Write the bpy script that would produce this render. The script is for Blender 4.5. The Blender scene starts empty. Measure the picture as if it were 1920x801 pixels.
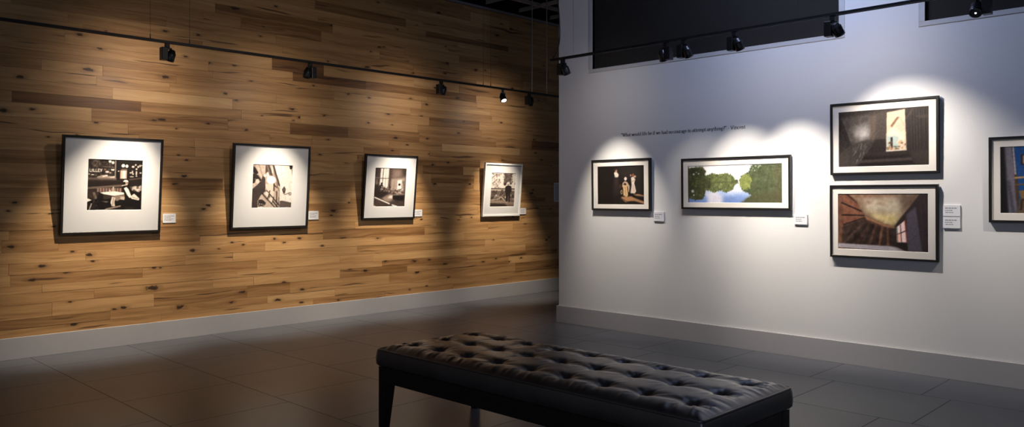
import bpy, bmesh, math, random
import numpy as np
from mathutils import Vector, Matrix
SC = bpy.context.scene
COL = SC.collection
R = math.radians
random.seed(11)
rng = np.random.default_rng(5)

# ------------------------------------------------------------------ layout (metres)
EYE = 1.30
WX = -7.3015          # face of the wood wall
WY = 6.2475           # face of the white wall
WEND = -5.423         # free end of the white wall
YAW = 0.774190626
FPX = 1480.94
TR_Z = 2.575          # track height
LTX = WX + 0.75       # left track line
RTY = WY - 0.75       # right track line
BB = 0.173            # baseboard height

# ------------------------------------------------------------------ helpers
def link(o):
    COL.objects.link(o); return o

def mesh_obj(name, verts, faces, mat, parent=None, smooth=False):
    me = bpy.data.meshes.new(name)
    me.from_pydata([tuple(v) for v in verts], [], [tuple(f) for f in faces])
    me.update()
    if mat is not None: me.materials.append(mat)
    if smooth:
        for p in me.polygons: p.use_smooth = True
    o = link(bpy.data.objects.new(name, me))
    if parent is not None: o.parent = parent
    return o

def bm_obj(name, bm, mat, parent=None, smooth=False):
    me = bpy.data.meshes.new(name)
    bmesh.ops.recalc_face_normals(bm, faces=bm.faces[:])
    bm.to_mesh(me); bm.free()
    me.materials.append(mat)
    if smooth:
        for p in me.polygons: p.use_smooth = True
    o = link(bpy.data.objects.new(name, me))
    if parent is not None: o.parent = parent
    return o

def add_box(bm, lo, hi, bevel=0.0):
    lo = Vector(lo); hi = Vector(hi)
    c = (lo + hi) / 2; d = hi - lo
    r = bmesh.ops.create_cube(bm, size=1.0, matrix=Matrix.Translation(c) @ Matrix.Diagonal((*d, 1)))
    if bevel:
        es = {e for v in r['verts'] for e in v.link_edges}
        bmesh.ops.bevel(bm, geom=list(es), offset=bevel, segments=2, affect='EDGES', profile=0.5)

def add_cyl(bm, p0, p1, r0, r1=None, seg=20, caps=True):
    p0 = Vector(p0); p1 = Vector(p1); r1 = r0 if r1 is None else r1
    d = p1 - p0
    q = d.to_track_quat('Z', 'Y').to_matrix().to_4x4()
    bmesh.ops.create_cone(bm, cap_ends=caps, segments=seg, radius1=r0, radius2=r1, depth=d.length,
                          matrix=Matrix.Translation((p0 + p1) / 2) @ q)

def add_lathe(bm, p0, axis, prof, seg=24):
    """prof: list of (distance along axis, radius)"""
    axis = Vector(axis).normalized()
    q = axis.to_track_quat('Z', 'Y').to_matrix()
    rings = []
    for t, r in prof:
        ring = []
        for k in range(seg):
            a = 2 * math.pi * k / seg
            ring.append(bm.verts.new(Vector(p0) + axis * t + q @ Vector((math.cos(a) * r, math.sin(a) * r, 0))))
        rings.append(ring)
    for a, b in zip(rings, rings[1:]):
        for k in range(seg):
            bm.faces.new((a[k], a[(k + 1) % seg], b[(k + 1) % seg], b[k]))
    bm.faces.new(rings[0][::-1]); bm.faces.new(rings[-1])

def add_tube(bm, pts, r, seg=8):
    pts = [Vector(p) for p in pts]
    rings = []
    for i, p in enumerate(pts):
        t = (pts[min(i + 1, len(pts) - 1)] - pts[max(i - 1, 0)]).normalized()
        up = Vector((0, 0, 1)) if abs(t.z) < .9 else Vector((0, 1, 0))
        a = t.cross(up).normalized(); b = t.cross(a).normalized()
        rings.append([bm.verts.new(p + a * r * math.cos(2 * math.pi * k / seg) + b * r * math.sin(2 * math.pi * k / seg)) for k in range(seg)])
    for a, b in zip(rings, rings[1:]):
        for k in range(seg):
            bm.faces.new((a[k], a[(k + 1) % seg], b[(k + 1) % seg], b[k]))
    bm.faces.new(rings[0]); bm.faces.new(rings[-1][::-1])

def thing(name, label, cat, loc=(0, 0, 0), rot=(0, 0, 0), group=None):
    o = link(bpy.data.objects.new(name, None))
    o.empty_display_size = .05
    o.location = loc; o.rotation_euler = rot
    return tag(o, label, cat, group)

def tag(o, label, cat, group=None):
    o['label'] = label; o['category'] = cat
    if group: o['group'] = group
    return o

def struct(o):
    o['kind'] = 'structure'; return o

# ------------------------------------------------------------------ materials
def lin(c):
    c = np.asarray(c, float) / 255.0
    return np.where(c <= .04045, c / 12.92, ((c + .055) / 1.055) ** 2.4)

def rgba(c): return (*[float(x) for x in c], 1.0)

class NT:
    def __init__(s, name):
        s.m = bpy.data.materials.new(name); s.m.use_nodes = True
        s.t = s.m.node_tree; s.t.nodes.clear()
        s.out = s.t.nodes.new('ShaderNodeOutputMaterial')
    def n(s, typ, **kw):
        nd = s.t.nodes.new('ShaderNode' + typ)
        for k, v in kw.items(): setattr(nd, k, v)
        return nd
    def put(s, sock, v):
        if isinstance(v, bpy.types.NodeSocket): s.t.links.new(v, sock)
        elif v is not None: sock.default_value = v
    def math(s, op, a, b=None, c=None, clamp=False):
        nd = s.n('Math', operation=op, use_clamp=clamp)
        for i, v in enumerate((a, b, c)): s.put(nd.inputs[i], v)
        return nd.outputs[0]
    def vmath(s, op, a, b=None):
        nd = s.n('VectorMath', operation=op)
        s.put(nd.inputs[0], a); s.put(nd.inputs[1], b)
        return nd.outputs['Value'] if op in ('LENGTH', 'DOT_PRODUCT', 'DISTANCE') else nd.outputs['Vector']
    def xyz(s, x, y, z):
        nd = s.n('CombineXYZ')
        for i, v in enumerate((x, y, z)): s.put(nd.inputs[i], v)
        return nd.outputs[0]
    def sep(s, v):
        nd = s.n('SeparateXYZ'); s.put(nd.inputs[0], v); return nd.outputs
    def noise(s, vec, scale, detail=3, rough=.5, dist=0.0):
        nd = s.n('TexNoise'); s.put(nd.inputs['Vector'], vec)
        nd.inputs['Scale'].default_value = scale; nd.inputs['Detail'].default_value = detail
        nd.inputs['Roughness'].default_value = rough; nd.inputs['Distortion'].default_value = dist
        return nd.outputs[0]
    def ramp(s, fac, stops, interp='LINEAR'):
        nd = s.n('ValToRGB'); cr = nd.color_ramp; cr.interpolation = interp
        while len(cr.elements) < len(stops): cr.elements.new(.5)
        for e, (p, c) in zip(cr.elements, stops):
            e.position = p; e.color = c if len(c) == 4 else (*c, 1)
        s.put(nd.inputs[0], fac); return nd.outputs[0]
    def mix(s, fac, a, b, blend='MIX'):
        nd = s.n('Mix', data_type='RGBA', blend_type=blend)
        s.put(nd.inputs[0], fac); s.put(nd.inputs[6], a); s.put(nd.inputs[7], b)
        return nd.outputs[2]
    def maprange(s, v, a, b, c=0., d=1., smooth=True):
        nd = s.n('MapRange'); nd.interpolation_type = 'SMOOTHSTEP' if smooth else 'LINEAR'
        for i, q in enumerate((v, a, b, c, d)): s.put(nd.inputs[i], q)
        return nd.outputs[0]
    def bump(s, h, strength=.2, dist=.01):
        nd = s.n('Bump'); nd.inputs['Strength'].default_value = strength; nd.inputs['Distance'].default_value = dist
        s.put(nd.inputs['Height'], h); return nd.outputs[0]
    def bsdf(s, col, rough=.5, metal=0., normal=None, spec=.5, coat=0., coat_rough=.1, sheen=0.):
        b = s.n('BsdfPrincipled')
        s.put(b.inputs['Base Color'], col if isinstance(col, bpy.types.NodeSocket) else rgba(col))
        s.put(b.inputs['Roughness'], rough); s.put(b.inputs['Metallic'], metal)
        s.put(b.inputs['Specular IOR Level'], spec); s.put(b.inputs['Coat Weight'], coat); s.put(b.inputs['Coat Roughness'], coat_rough)
        if normal is not None: s.put(b.inputs['Normal'], normal)
        s.t.links.new(b.outputs[0], s.out.inputs[0]); return b
    def pos(s):
        return s.n('TexCoord').outputs['Object']

def plain(name, col, rough=.5, metal=0., var=.06, scale=30., bump=0., spec=.5, coat=0.):
    n = NT(name); p = n.pos()
    f = n.noise(p, scale, 4)
    c = np.asarray(col, float)
    cc = n.ramp(f, [(.25, tuple(c * (1 - var))), (.75, tuple(c * (1 + var)))])
    n.bsdf(cc, rough, metal, n.bump(f, bump, .002) if bump else None, spec, coat)
    return n.m

def wood_wall_mat():
    n = NT('reclaimed_wood'); p = n.pos(); x, y, z = n.sep(p)
    at = n.n('Attribute', attribute_name='tone').outputs['Fac']
    sd = n.n('Attribute', attribute_name='seed').outputs['Fac']
    gy = n.math('ADD', y, n.math('MULTIPLY', sd, 37.))
    warp = n.noise(n.xyz(sd, n.math('MULTIPLY', gy, 1.6), n.math('MULTIPLY', z, 5.)), 1., 2)
    zz = n.math('ADD', z, n.math('MULTIPLY', n.math('SUBTRACT', warp, .5), .10))
    v1 = n.xyz(n.math('MULTIPLY', sd, 19.), n.math('MULTIPLY', gy, .9), n.math('MULTIPLY', zz, 26.))
    g1 = n.noise(v1, 1.0, 5, .62)
    v2 = n.xyz(n.math('MULTIPLY', sd, 7.), n.math('MULTIPLY', gy, 2.6), n.math('MULTIPLY', zz, 115.))
    g2 = n.noise(v2, 1.0, 3, .6)
    t = n.math('ADD', at, n.math('MULTIPLY', n.math('SUBTRACT', g1, .5), .85))
    t = n.math('ADD', t, n.math('MULTIPLY', n.math('SUBTRACT', g2, .5), .32))
    col = n.ramp(t, [(0., (.085, .036, .013)), (.25, (.20, .094, .031)), (.5, (.37, .20, .078)), (.75, (.50, .295, .125)), (1., (.60, .385, .185))])
    # long dark drying cracks
    v3 = n.xyz(n.math('MULTIPLY', sd, 31.), n.math('MULTIPLY', gy, 1.25), n.math('MULTIPLY', zz, 30.))
    cr = n.maprange(n.noise(v3, 1., 2, .45), .665, .73)
    col = n.mix(n.math('MULTIPLY', cr, .8), col, rgba((.045, .02, .009)))
    # knots carried by each board
    wob = n.noise(n.xyz(0., n.math('MULTIPLY', y, 24.), n.math('MULTIPLY', z, 40.)), 1., 3, .6)
    tot = None; halo = None
    for k in ('knot_a', 'knot_b', 'knot_c'):
        ky, kz, ks = n.sep(n.n('Attribute', attribute_name=k).outputs['Vector'])
        dy = n.math('MULTIPLY', n.math('SUBTRACT', y, ky), .42); dz = n.math('SUBTRACT', z, kz)
        d = n.math('DIVIDE', n.vmath('LENGTH', n.xyz(dy, dz, 0.)), n.math('MAXIMUM', ks, 1e-4))
        d = n.math('ADD', d, n.math('MULTIPLY', n.math('SUBTRACT', wob, .5), 2.4))
        m = n.maprange(d, .55, 1.05, 1., 0.); h = n.maprange(d, .8, 2.6, 1., 0.)
        tot = m if tot is None else n.math('MAXIMUM', tot, m)
        halo = h if halo is None else n.math('MAXIMUM', halo, h)
    col = n.mix(n.math('MULTIPLY', halo, .42), col, rgba((.13, .058, .022)))
    col = n.mix(n.math('MULTIPLY', tot, .93), col, rgba((.022, .011, .006)))
    n.bsdf(col, n.maprange(g1, .2, .8, .48, .62), 0., n.bump(n.math('ADD', g2, n.math('MULTIPLY', tot, -1.)), .12, .003), .35)
    return n.m

def floor_mat():
    n = NT('dark_stone_tile'); p = n.pos(); x, y, z = n.sep(p)
    TS = .75
    yy = n.math('DIVIDE', n.math('SUBTRACT', y, 4.85), TS)
    row = n.math('FLOOR', yy)
    par = n.math('FLOORED_MODULO', row, 2.)
    xx = n.math('DIVIDE', n.math('ADD', n.math('ADD', x, 2.28), n.math('MULTIPLY', par, -.57)), TS)
    colm = n.math('FLOOR', xx)
    fx = n.math('MULTIPLY', n.math('ABSOLUTE', n.math('SUBTRACT', n.math('FRACT', xx), .5)), 2.)
    fy = n.math('MULTIPLY', n.math('ABSOLUTE', n.math('SUBTRACT', n.math('FRACT', yy), .5)), 2.)
    e = n.math('MAXIMUM', fx, fy)
    grout = n.maprange(e, .9895, .9935)
    wn = n.n('TexWhiteNoise', noise_dimensions='3D'); n.put(wn.inputs['Vector'], n.xyz(colm, row, 0.))
    cl = n.noise(p, 1.1, 2, .5); cl2 = n.noise(p, 14., 3, .5)
    t = n.math('ADD', n.math('MULTIPLY', cl, .5), n.math('ADD', n.math('MULTIPLY', cl2, .15), n.math('MULTIPLY', wn.outputs['Value'], .35)))
    col = n.ramp(t, [(.2, (.068, .071, .082)), (.8, (.094, .098, .112))])
    col = n.mix(grout, col, rgba((.046, .045, .049)))
    rough = n.math('ADD', n.maprange(cl, .3, .7, .29, .33), n.math('MULTIPLY', grout, .4))
    n.bsdf(col, rough, 0., n.bump(n.math('MULTIPLY', grout, -1.), .12, .0015), .30)
    return n.m

def leather_mat():
    n = NT('black_leather'); p = n.pos()
    f = n.noise(p, 9., 4); v = n.n('TexVoronoi'); n.put(v.inputs['Vector'], p); v.inputs['Scale'].default_value = 420.
    col = n.ramp(f, [(.3, (.026, .021, .019)), (.7, (.036, .030, .027))])
    n.bsdf(col, n.maprange(f, .3, .7, .36, .41), 0., n.bump(v.outputs['Distance'], .06, .0005), 1., .6, .34)
    return n.m

def print_mat():
    n = NT('photo_paper'); a = n.n('Attribute', attribute_name='ink').outputs['Color']
    n.bsdf(a, .45, 0., None, .3); return n.m

def glass_mat(name, f0):
    """clear picture glazing: lets the light straight through, mirrors a little"""
    n = NT(name)
    ge = n.n('NewGeometry')
    c = n.math('ABSOLUTE', n.vmath('DOT_PRODUCT', ge.outputs['Incoming'], ge.outputs['Normal']))
    fac = n.math('ADD', f0, n.math('MULTIPLY', 1 - f0, n.math('POWER', n.math('SUBTRACT', 1., c, None, True), 5.)))
    tr = n.n('BsdfTransparent'); gl = n.n('BsdfGlossy'); gl.inputs['Roughness'].default_value = .03
    mx = n.n('MixShader'); n.put(mx.inputs[0], fac)
    n.t.links.new(tr.outputs[0], mx.inputs[1]); n.t.links.new(gl.outputs[0], mx.inputs[2]); n.t.links.new(mx.outputs[0], n.out.inputs[0])
    return n.m

def glow_mat(name, col, strength):
    n = NT(name); e = n.n('Emission'); e.inputs[0].default_value = rgba(col); e.inputs[1].default_value = strength
    n.t.links.new(e.outputs[0], n.out.inputs[0]); return n.m

M = dict(
    wood=wood_wall_mat(), floor=floor_mat(), leather=leather_mat(), photo=print_mat(),
    white=plain('matte_white_paint', (.70, .69, .675), .75, var=.012, scale=60, bump=.05, spec=.2),
    base=plain('grey_white_baseboard_paint', (.385, .375, .378), .5, var=.02, scale=18, spec=.3),
    casing=plain('painted_window_casing', (.52, .51, .50), .55, var=.02, spec=.3),
    pane=plain('dark_window_shade', (.026, .0235, .021), .85, var=.05, scale=8, spec=.1),
    black=plain('black_powder_coat', (.008, .008, .009), .42, var=.1, scale=60, spec=.4),
    blackgloss=plain('black_lamp_housing', (.009, .009, .010), .35, var=.1, scale=60, spec=.5),
    frame_black=plain('black_frame_wood', (.011, .009, .008), .4, var=.15, scale=40, spec=.4),
    frame_white=plain('white_frame_wood', (.72, .71, .69), .45, var=.02, scale=40, spec=.4),
    mat=plain('white_mat_board', (.62, .615, .615), .85, var=.01, scale=90, spec=.1),
    mat_cream=plain('cream_mat_board', (.74, .69, .625), .85, var=.01, scale=90, spec=.1),
    card=plain('caption_card_board', (.70, .70, .72), .7, var=.01, scale=90, spec=.2),
    ink=plain('grey_print_ink', (.30, .30, .32), .8, var=.03, spec=.1),
    vinyl=plain('dark_vinyl_letters', (.035, .035, .05), .6, var=.05, spec=.3),
    darkwood=plain('espresso_stained_wood', (.011, .008, .007), .38, var=.3, scale=25, spec=.45),
    ceil=plain('black_ceiling_paint', (.006, .006, .007), .8, var=.1, scale=3, spec=.1),
    grid=plain('ceiling_grid_bar', (.30, .27, .25), .6, var=.1, scale=9, spec=.3),
    steel=plain('galvanised_steel', (.62, .64, .68), .3, metal=1., var=.05),
    trim=plain('pale_top_trim', (.20, .18, .19), .5, var=.04),
    glass=glass_mat('picture_glass', .045), glass_lo=glass_mat('low_reflection_glass', .008),
    lens=glow_mat('lamp_lens', (1., .86, .66), 6.0), lens_off=plain('dark_lens_glass', (.02, .02, .022), .15, var=.05, spec=.6), led=glow_mat('lamp_led', (1., .95, .9), 9.0), lens_hot=glow_mat('lamp_lens_facing_room', (1., .95, .9), 22.0),
)

# ------------------------------------------------------------------ setting
def build_room():
    x0, x1, y0, y1 = WX, 4.2, -3.2, 11.0
    struct(mesh_obj('floor', [(x0 - .3, y0, 0), (x1, y0, 0), (x1, y1, 0), (x0 - .3, y1, 0), (x0 - .3, y0, -.1), (x1, y0, -.1), (x1, y1, -.1), (x0 - .3, y1, -.1)],
                    [(0, 1, 2, 3), (7, 6, 5, 4), (0, 4, 5, 1), (1, 5, 6, 2), (2, 6, 7, 3), (3, 7, 4, 0)], M['floor']))
    # ---- wood wall, board by board (one mesh)
    knots = [(150, 65, 1.1), (187, 90, 1.2), (62, 205, .9), (310, 58, .9), (372, 66, .9), (348, 106, .8), (392, 118, 1.), (440, 122, 1.), (440, 15, 1.6), (470, 152, .9),
             (165, 130, 1.6), (310, 145, 1.5), (5, 207, 1.4), (180, 230, .9), (290, 226, 1.), (390, 232, .8), (462, 244, .9), (518, 12, .8), (822, 24, 1.3), (940, 45, .8),
             (958, 55, 1.4), (932, 66, 1.2), (720, 88, .8), (838, 118, 1.3), (910, 132, .8), (622, 48, 1.), (654, 176, .9), (692, 183, .8), (770, 185, .9), (728, 213, 1.6),
             (800, 196, 1.1), (858, 184, 1.2), (562, 220, .9), (608, 217, .9), (690, 230, .8), (790, 218, .9), (870, 228, .8), (940, 230, .9), (1000, 262, 1.2), (860, 250, 1.),
             (136, 472, .8), (167, 478, 1.2), (175, 490, .9), (80, 499, 1.1), (124, 511, 1.2), (60, 525, 1.2), (288, 502, 1.), (300, 502, .7), (287, 540, 2.0), (131, 566, .7),
             (232, 577, 1.2), (215, 580, .9), (337, 576, 1.6), (434, 567, 1.1), (455, 548, 1.4), (435, 455, .8), (456, 459, .7), (362, 470, 1.1), (410, 467, .6),
             (515, 448, .8), (537, 442, .8), (562, 447, 1.), (533, 455, .8), (519, 461, .7), (604, 461, .8), (643, 447, 1.3), (709, 447, 1.2), (722, 490, 1.1), (777, 490, 1.4),
             (685, 508, 1.3), (805, 487, 1.), (656, 505, .9), (782, 511, 1.3), (835, 495, 1.1), (841, 520, 1.), (906, 491, 1.), (930, 485, 1.), (955, 491, .9), (977, 484, .9),
             (533, 530, 1.1), (566, 543, 1.1), (521, 563, 1.3), (768, 543, .7), (635, 563, .9), (800, 537, .9), (925, 450, .8), (1025, 450, 1.), (1030, 445, .8), (860, 412, .8),
             (790, 412, .8), (880, 345, 1.), (1015, 300, .9), (985, 420, .9), (1032, 392, .8), (1000, 356, .9), (95, 400, .8), (30, 380, .9), (345, 330, 1.), (350, 300, .8),
             (600, 290, .8), (615, 262, .8), (655, 380, .8), (650, 305, .9), (812, 310, 1.2), (815, 345, 1.1), (840, 305, .9), (20, 463, 1.2), (100, 425, .8), (390, 385, 1.1)]
    cs, sn = math.cos(YAW), math.sin(YAW)
    def on_wood(px, py):
        u = (px - 960) / FPX; v = (370.517 - py) / FPX
        rx, ry = -sn + cs * u, cs + sn * u
        t = WX / rx
        return ry * t, EYE + v * t
    kk = [(*on_wood(a, b), s) for a, b, s in knots]
    # boards whose tone stands out: image point inside the board, approx length, tone
    marks = [(150, 182, 1.0, .2), (330, 215, 1.0, .36), (330, 190, 1.1, .78), (60, 200, .9, .70), (620, 145, .9, .12), (560, 135, .6, .16), (600, 235, .7, .25), (520, 40, 1.3, .3),
             (880, 75, 1.4, .22), (860, 35, .8, .72), (920, 40, .7, .72), (680, 30, 1.2, .3), (530, 60, .9, .3), (950, 165, .9, .66), (920, 158, .5, .74), (735, 255, .8, .34),
             (860, 238, .7, .30), (250, 455, 1.2, .42), (380, 500, 1.1, .42), (380, 565, .9, .40), (60, 600, 1.2, .36), (690, 505, 1.1, .36), (800, 490, 1.3, .33), (960, 478, 1.8, .36),
             (905, 470, .8, .62), (800, 450, 1.2, .64), (560, 490, 1., .6), (560, 512, 1., .64), (1025, 280, .6, .2), (990, 375, .7, .34), (340, 345, .8, .22), (620, 385, .8, .36),
             (630, 345, .8, .40), (850, 340, .7, .38), (60, 300, .9, .36), (50, 360, .9, .44), (1000, 420, .8, .45), (430, 175, 1., .56), (240, 75, .8, .6), (420, 60, 1.1, .5), (860, 200, 1.1, .62), (690, 200, 1.2, .60)]
    mk = [(*on_wood(a, b), l, t) for a, b, l, t in marks]
    V, Fc, tone, seed, ka, kb, kc = [], [], [], [], [], [], []
    z = BB - .01; zt = 3.70
    rr = random.Random(4)
    while z < zt - .02:
        hgt = rr.choice([.064, .076, .09, .09, .102, .115])
        z2 = min(z + hgt, zt)
        if zt - z2 < .03: z2 = zt
        y = y0 - rr.random() * 1.2
        rowmarks = sorted([m for m in mk if z <= m[1] < z2])
        while y < y1:
            L = rr.choice([.45, .7, .95, 1.2, 1.5, 1.9]) * rr.uniform(.85, 1.15)
            t = min(.82, max(.16, rr.gauss(.53, .085)))
            hit = [m for m in rowmarks if m[0] - m[2] / 2 < y + L and m[0] > y]
            if hit:
                m = hit[0]
                if y < m[0] - m[2] / 2 - .25: L = m[0] - m[2] / 2 - y
                else: L = max(m[0] + m[2] / 2 - y, .3); t = m[3]; rowmarks = [q for q in rowmarks if q is not m]
            y2 = min(y + L, y1)
            d = rr.uniform(0, .0022)
            s = rr.random()
            ks = sorted([k for k in kk if y < k[0] < y2 and z <= k[1] < z2], key=lambda q: -q[2])[:3]
            while len(ks) < 3:
                if rr.random() < .13 and not (0 < y < 8.5 and .2 < z < 1.0):
                    ks.append((rr.uniform(y, y2), rr.uniform(z + .01, z2 - .01), rr.choice([.5, .6, .7, .9, 1.2])))
                else: ks.append((-50., 0., .001))
            g = .0007; xf = WX + d - .002; xb = WX - .03
            b = len(V)
            V += [(xf, y + g, z + g), (xf, y2 - g, z + g), (xf, y2 - g, z2 - g), (xf, y + g, z2 - g), (xb, y + g, z + g), (xb, y2 - g, z + g), (xb, y2 - g, z2 - g), (xb, y + g, z2 - g)]
            for f in ((0, 1, 2, 3), (0, 4, 5, 1), (1, 5, 6, 2), (2, 6, 7, 3), (3, 7, 4, 0)):
                Fc.append([b + i for i in f]); tone.append(t); seed.append(s)
                for arr, k in zip((ka, kb, kc), ks): arr.append((k[0], k[1], k[2] * .0115))
            y = y2
        z = z2
    b = len(V)
    V += [(WX - .012, y0, 0), (WX - .012, y1, 0), (WX - .012, y1, zt), (WX - .012, y0, zt), (WX - .3, y0, 0), (WX - .3, y1, 0), (WX - .3, y1, 4.6), (WX - .3, y0, 4.6)]
    for f in ((0, 1, 2, 3), (4, 7, 6, 5), (0, 4, 5, 1), (0, 3, 7, 4), (1, 5, 6, 2)):
        Fc.append([b + i for i in f]); tone.append(.05); seed.append(.3)
        for arr in (ka, kb, kc): arr.append((-50., 0., .001))
    w = struct(mesh_obj('wall_left', V, Fc, M['wood']))
    for nm, arr in (('tone', tone), ('seed', seed)):
        w.data.attributes.new(nm, 'FLOAT', 'FACE').data.foreach_set('value', np.array(arr, np.float32))
    for nm, arr in (('knot_a', ka), ('knot_b', kb), ('knot_c', kc)):
        w.data.attributes.new(nm, 'FLOAT_VECTOR', 'FACE').data.foreach_set('vector', np.array(arr, np.float32).ravel())
    bm = bmesh.new(); add_box(bm, (WX - .03, y0, 3.703), (WX + .012, y1, 3.735), .002)
    struct(bm_obj('trim_1', bm, M['trim']))
    bm = bmesh.new(); add_box(bm, (WX - .2, y0, 3.738), (WX - .02, y1, 5.0))
    struct(bm_obj('wall_upper', bm, M['ceil']))
    bm = bmesh.new(); add_box(bm, (WX + .001, y0, 0), (WX + .02, y1, BB), .0015)
    struct(bm_obj('baseboard_left', bm, M['base']))

    # ---- white wall with two clerestory openings
    ops = [(-4.976, -2.508, 2.590, 4.05), (-1.880, 0.60, 2.592, 4.05)]
    xs = [WEND, ops[0][0], ops[0][1], ops[1][0], ops[1][1], x1]; zs = [0, 2.591, 4.05, 5.0]
    bm = bmesh.new()
    ya, yb = WY, WY + .30
    def q(a, b, c, d): bm.faces.new([bm.verts.new(v) for v in (a, b, c, d)])
    for i in range(5):
        for j in range(3):
            if i in (1, 3) and j == 1: continue
            q((xs[i], ya, zs[j]), (xs[i + 1], ya, zs[j]), (xs[i + 1], ya, zs[j + 1]), (xs[i], ya, zs[j + 1]))
            q((xs[i + 1], yb, zs[j]), (xs[i], yb, zs[j]), (xs[i], yb, zs[j + 1]), (xs[i + 1], yb, zs[j + 1]))
    for o in (xs[0], xs[5]): q((o, ya, 0), (o, yb, 0), (o, yb, 5), (o, ya, 5))
    q((xs[0], ya, 5), (xs[5], ya, 5), (xs[5], yb, 5), (xs[0], yb, 5))
    for a_, b_ in ((xs[1], xs[2]), (xs[3], xs[4])):
        q((a_, ya, zs[1]), (b_, ya, zs[1]), (b_, yb, zs[1]), (a_, yb, zs[1])); q((a_, ya, zs[2]), (b_, ya, zs[2]), (b_, yb, zs[2]), (a_, yb, zs[2]))
        for o in (a_, b_): q((o, ya, zs[1]), (o, yb, zs[1]), (o, yb, zs[2]), (o, ya, zs[2]))
    bmesh.ops.remove_doubles(bm, verts=bm.verts[:], dist=1e-5)
    struct(bm_obj('wall_right', bm, M['white']))
    bm = bmesh.new()
    add_box(bm, (WEND - .02, WY - .02, 0), (x1, WY - .0005, BB), .0015)
    add_box(bm, (WEND - .02, WY - .0005, 0), (WEND - .0005, WY + .32, BB), .0015)
    struct(bm_obj('baseboard_right', bm, M['base']))
    for i, (a_, b_, c_, d_) in enumerate(ops, 1):
        w_ = struct(link(bpy.data.objects.new('window_%d' % i, None))); w_.location = ((a_ + b_) / 2, WY, c_)
        def P(x, y, z): return (x - w_.location.x, y - w_.location.y, z - w_.location.z)
        bm = bmesh.new(); cw = .045; pr = .006
        for lo, hi in (((a_ - cw, WY - pr, c_ - .036), (b_ + cw, WY + .05, c_)), ((a_ - cw, WY - pr, d_), (b_ + cw, WY + .05, d_ + cw)),
                       ((a_ - cw, WY - pr, c_), (a_, WY + .05, d_)), ((b_, WY - pr, c_), (b_ + cw, WY + .05, d_))):
            add_box(bm, P(*lo), P(*hi), .002)
        bm_obj('window_frame', bm, M['casing'], w_)
        bm = bmesh.new(); add_box(bm, P(a_, WY + .03, c_), P(b_, WY + .05, d_))
        bm_obj('window_shade', bm, M['pane'], w_)
    # ---- ceiling deck and open grid
    bm = bmesh.new(); add_box(bm, (x0 - .3, y0, 5.0), (x1, y1, 5.15))
    struct(bm_obj('ceiling', bm, M['ceil']))
    bm = bmesh.new()
    gz = 3.765
    yy = 6.965 - .613 * 16
    while yy < y1:
        if not (WY - .02 < yy < WY + .32):
            add_box(bm, (WX + .03, yy - .013, gz), (x1, yy + .013, gz + .012)); add_box(bm, (WX + .03, yy - .003, gz + .012), (x1, yy + .003, gz + .05))
        yy += .613
    xx = -6.885
    while xx < x1:
        for (ya_, yb_) in (((y0, WY - .02), (WY + .32, y1)) if xx > WEND - .05 else ((y0, y1),)):
            add_box(bm, (xx - .013, ya_, gz - .0005), (xx + .013, yb_, gz + .0115)); add_box(bm, (xx - .003, ya_, gz + .0115), (xx + .003, yb_, gz + .049))
        xx += .613
    struct(bm_obj('trim_2', bm, M['grid']))

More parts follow.
